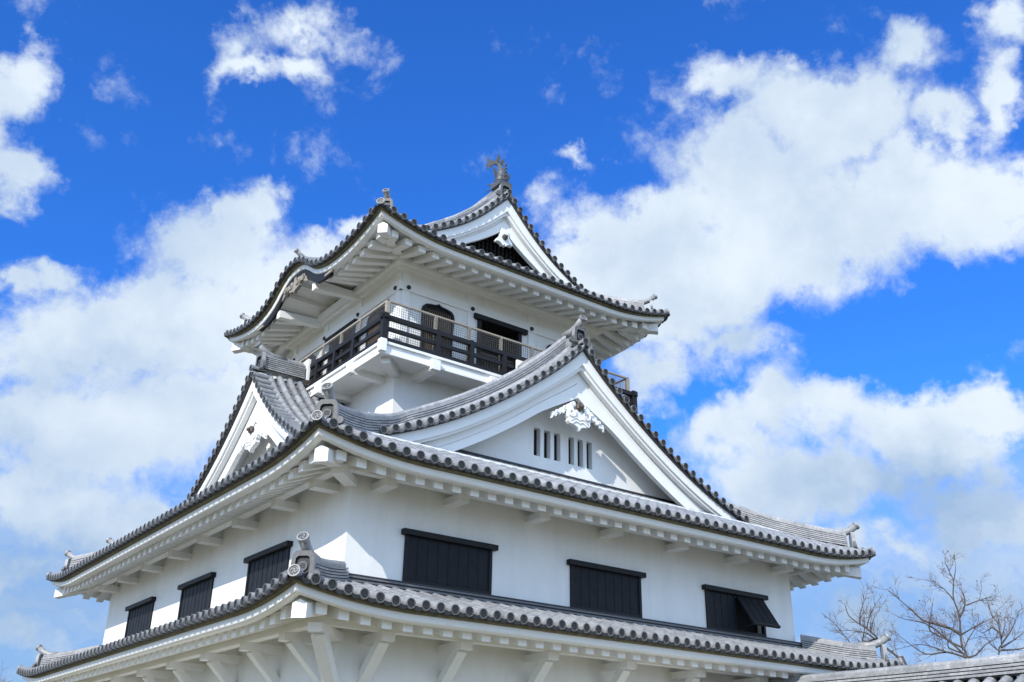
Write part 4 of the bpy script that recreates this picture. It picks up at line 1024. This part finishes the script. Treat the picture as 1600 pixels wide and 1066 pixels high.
# ------------------------------------------------------------------ bare trees beyond the annex
def bare_tree(label, base, height, spread, seed, lean=(0, 0), forks=5, first=0.35, leaves=0):
    R = random.Random(seed); base = V(base)
    t = thing('bare_tree', label, 'tree', base, 'bare trees beyond the castle')
    trunk = MB(); crown = MB(); lf = MB()
    def grow(p, d, length, rad, level, mbx):
        n = max(3, int(length/0.28)); pts = [p]; q = V(p); dd = V(d)
        for k in range(n):
            dd = (dd+V((R.gauss(0, .11), R.gauss(0, .11), R.gauss(0.015, .08)))).normalized(); q = q+dd*(length/n); pts.append(V(q))
        tip_r = rad*(.55 if level < 2 else .35)
        mbx.tube(pts, [rad+(tip_r-rad)*k/n for k in range(n+1)], 8 if level == 0 else (6 if level == 1 else 4), 'bark' if level < 2 else 'twig', caps=False)
        if level >= 4 or length < .22:
            if leaves and R.random() < .012*leaves:
                for _ in range(1):
                    c = pts[-1]; a = V((R.uniform(-1, 1), R.uniform(-1, 1), R.uniform(-1, 0))).normalized()*.045; b = a.cross(Z).normalized()*.03
                    lf.poly((c, c+a*.5+b, c+a, c+a*.5-b), 'dry_leaf')
            return
        cnt = [forks, 5, 5, 4][level]
        for j in range(cnt):
            f = R.uniform(.35 if level else first, 1.0); k = min(n-1, int(f*n)); pp = pts[k]
            ax = V((R.gauss(0, 1), R.gauss(0, 1), R.gauss(0, .5))); ax = (ax-dd*ax.dot(dd)).normalized()
            an = math.radians(R.uniform(28, 58)); nd = (dd*math.cos(an)+ax*math.sin(an)*spread+Z*.10).normalized()
            grow(pp, nd, length*R.uniform(.42, .68), max(.006, rad*(1-.45*f)*R.uniform(.4, .6)), level+1, crown)
        grow(pts[-1], dd, length*.6, tip_r, level+1, crown)
    d0 = V((lean[0], lean[1], 1)).normalized()
    grow(base, d0, height*.52, height*.016, 0, trunk)
    trunk.build('trunk', t); crown.build('crown', t)
    if lf.f: lf.build('dry_leaves', t)
    return t
def at(x, y, D):
    """point seen at photo pixel x,y at horizontal distance D from the camera"""
    d = _f+_r*((x-800)/1566.2)-_u*((y-533)/1566.2); k = D/math.hypot(d.x, d.y)
    return co.matrix_world.translation+d*k
def limb_tree(label, D, limbs, seed, leaves=0):
    R = random.Random(seed); pts0 = [at(1280+x/5, 860+y/5, D) for x, y in limbs[0][1]]
    base = V((pts0[0].x, pts0[0].y, GZ)); t = thing('bare_tree', label, 'tree', base, 'bare trees beyond the castle')
    trunk = MB(); crown = MB(); lf = MB(); away = V((_f.x, _f.y, 0)).normalized()
    def twig(p, d, length, rad, level):
        n = max(2, int(length/.22)); pts = [V(p)]; q = V(p); dd = V(d)
        for k in range(n):
            dd = (dd+V((R.gauss(0, .12), R.gauss(0, .12), R.gauss(.03, .09)))).normalized(); q = q+dd*(length/n); pts.append(V(q))
        crown.tube(pts, [max(.0042, rad*(1-.75*k/n)) for k in range(n+1)], 4, 'twig', caps=False)
        if level >= 3:
            if leaves and R.random() < .02*leaves:
                c = pts[-1]; a = V((R.uniform(-1, 1), R.uniform(-1, 1), R.uniform(-1, 0))).normalized()*.08; b = a.cross(Z).normalized()*.04
                lf.poly((c, c+a*.5+b, c+a, c+a*.5-b), 'dry_leaf')
            return
        for j in range((5, 4, 3)[level]):
            k = R.randint(1, n); pp = pts[k]; ax = V((R.gauss(0, 1), R.gauss(0, 1), R.gauss(0, .6))); ax = (ax-dd*ax.dot(dd)).normalized(); an = math.radians(R.uniform(25, 60))
            twig(pp, (dd*math.cos(an)+ax*math.sin(an)+Z*.12).normalized(), length*R.uniform(.4, .7), rad*.6, level+1)
    for i, (r0, px) in enumerate(limbs):
        g = R.uniform(-1.6, 1.6) if i else 0; m = len(px)
        pts = [at(1280+x/5, 860+y/5, D)+away*(g*k/m) for k, (x, y) in enumerate(px)]
        if i == 0: pts = [base, (base+pts[0])/2+V((.15, .1, 0))]+pts
        path = smooth_path(pts, .25); n = len(path)-1
        (trunk if i == 0 else crown).tube(path, [max(.007, r0*(1-.86*k/n)) for k in range(n+1)], 7 if i == 0 else 5, 'bark', caps=False)
        L = sum((b-a_).length for a_, b in zip(path[:-1], path[1:])); st = (n*2//3 if i == 0 else 1)
        for j in range(int(L*(1.5 if i == 0 else 3.2))):
            k = R.randint(n//2 if i == 0 else 1, n); d = (path[min(k+1, n)]-path[max(k-1, 0)]).normalized()
            ax = V((R.gauss(0, 1), R.gauss(0, 1), R.gauss(0, .6))); ax = (ax-d*ax.dot(d)).normalized(); an = math.radians(R.uniform(25, 60))
            twig(path[k], (d*math.cos(an)+ax*math.sin(an)+Z*.1).normalized(), R.uniform(.35, 1.1)*(1.15-.6*k/n), .0125, 1)
    trunk.build('trunk', t); crown.build('crown', t)
    if lf.f: lf.build('dry_leaves', t)
    return t
limb_tree('tallest bare tree, its central leader rising highest above the annex ridge', 48, [
    (.11, [(1160, 850), (1125, 780), (1105, 680), (1100, 560), (1085, 480), (1055, 400), (1045, 330), (1050, 240), (1015, 165), (985, 95)]),
    (.05, [(1100, 520), (1150, 420), (1150, 330), (1130, 270)]), (.035, [(1150, 430), (1230, 400), (1330, 370)]),
    (.07, [(1105, 660), (1030, 610), (900, 570), (820, 545), (740, 470), (640, 380), (550, 300)]), (.035, [(1050, 390), (980, 300), (860, 230)]),
    (.03, [(1050, 240), (1070, 160), (1080, 90)]), (.04, [(1110, 660), (1200, 600), (1320, 540)]), (.05, [(1125, 760), (1050, 720), (960, 640), (860, 560), (700, 520), (610, 470)]),
    (.05, [(1140, 820), (990, 700), (850, 640), (840, 560), (860, 390)]), (.05, [(1150, 840), (1010, 790), (860, 800), (700, 680), (650, 620)]), (.04, [(1140, 810), (1010, 760), (1020, 690), (1060, 560), (1060, 470)]),
    (.05, [(1150, 840), (1220, 820), (1290, 740), (1400, 680)]), (.035, [(1130, 780), (1190, 690), (1290, 560), (1330, 490)]), (.035, [(1010, 800), (940, 760), (820, 720), (640, 760)])], 5, leaves=3)
limb_tree('small bare tree leaning left over the upturned lower roof corner', 46, [
    (.12, [(680, 900), (620, 840), (560, 790), (490, 735), (440, 670), (370, 610), (320, 580), (230, 510), (205, 430)]),
    (.04, [(480, 725), (400, 680), (330, 650), (200, 640), (130, 610)]), (.04, [(480, 735), (290, 755), (240, 690), (200, 630), (110, 520), (50, 470)]),
    (.04, [(440, 690), (335, 720), (340, 640), (330, 500), (300, 370)]), (.03, [(370, 610), (390, 500), (440, 400)]), (.03, [(400, 640), (430, 560), (490, 540)]), (.03, [(400, 640), (400, 560), (395, 530)]), (.03, [(320, 580), (300, 500), (320, 410)])], 8)
limb_tree('bare tree at the right edge of the picture, partly cut off by it', 50, [
    (.10, [(1400, 850), (1425, 740), (1410, 640), (1400, 540), (1385, 480)]), (.05, [(1422, 760), (1500, 720), (1600, 660), (1680, 600)]),
    (.045, [(1425, 730), (1500, 640), (1550, 560), (1590, 470)]), (.04, [(1415, 660), (1360, 600), (1300, 640), (1240, 600)]), (.035, [(1420, 700), (1470, 580), (1480, 520)]),
    (.04, [(1415, 790), (1340, 740), (1270, 640)]), (.05, [(1420, 780), (1540, 780), (1640, 740)]), (.03, [(1405, 580), (1360, 500), (1350, 420)])], 11, leaves=2)
bare_tree('bare tree at the far left beside the lower roof tip', (0.2, 30.2, GZ), 6.6, 1.0, 31, (0, 0), 6, .4)
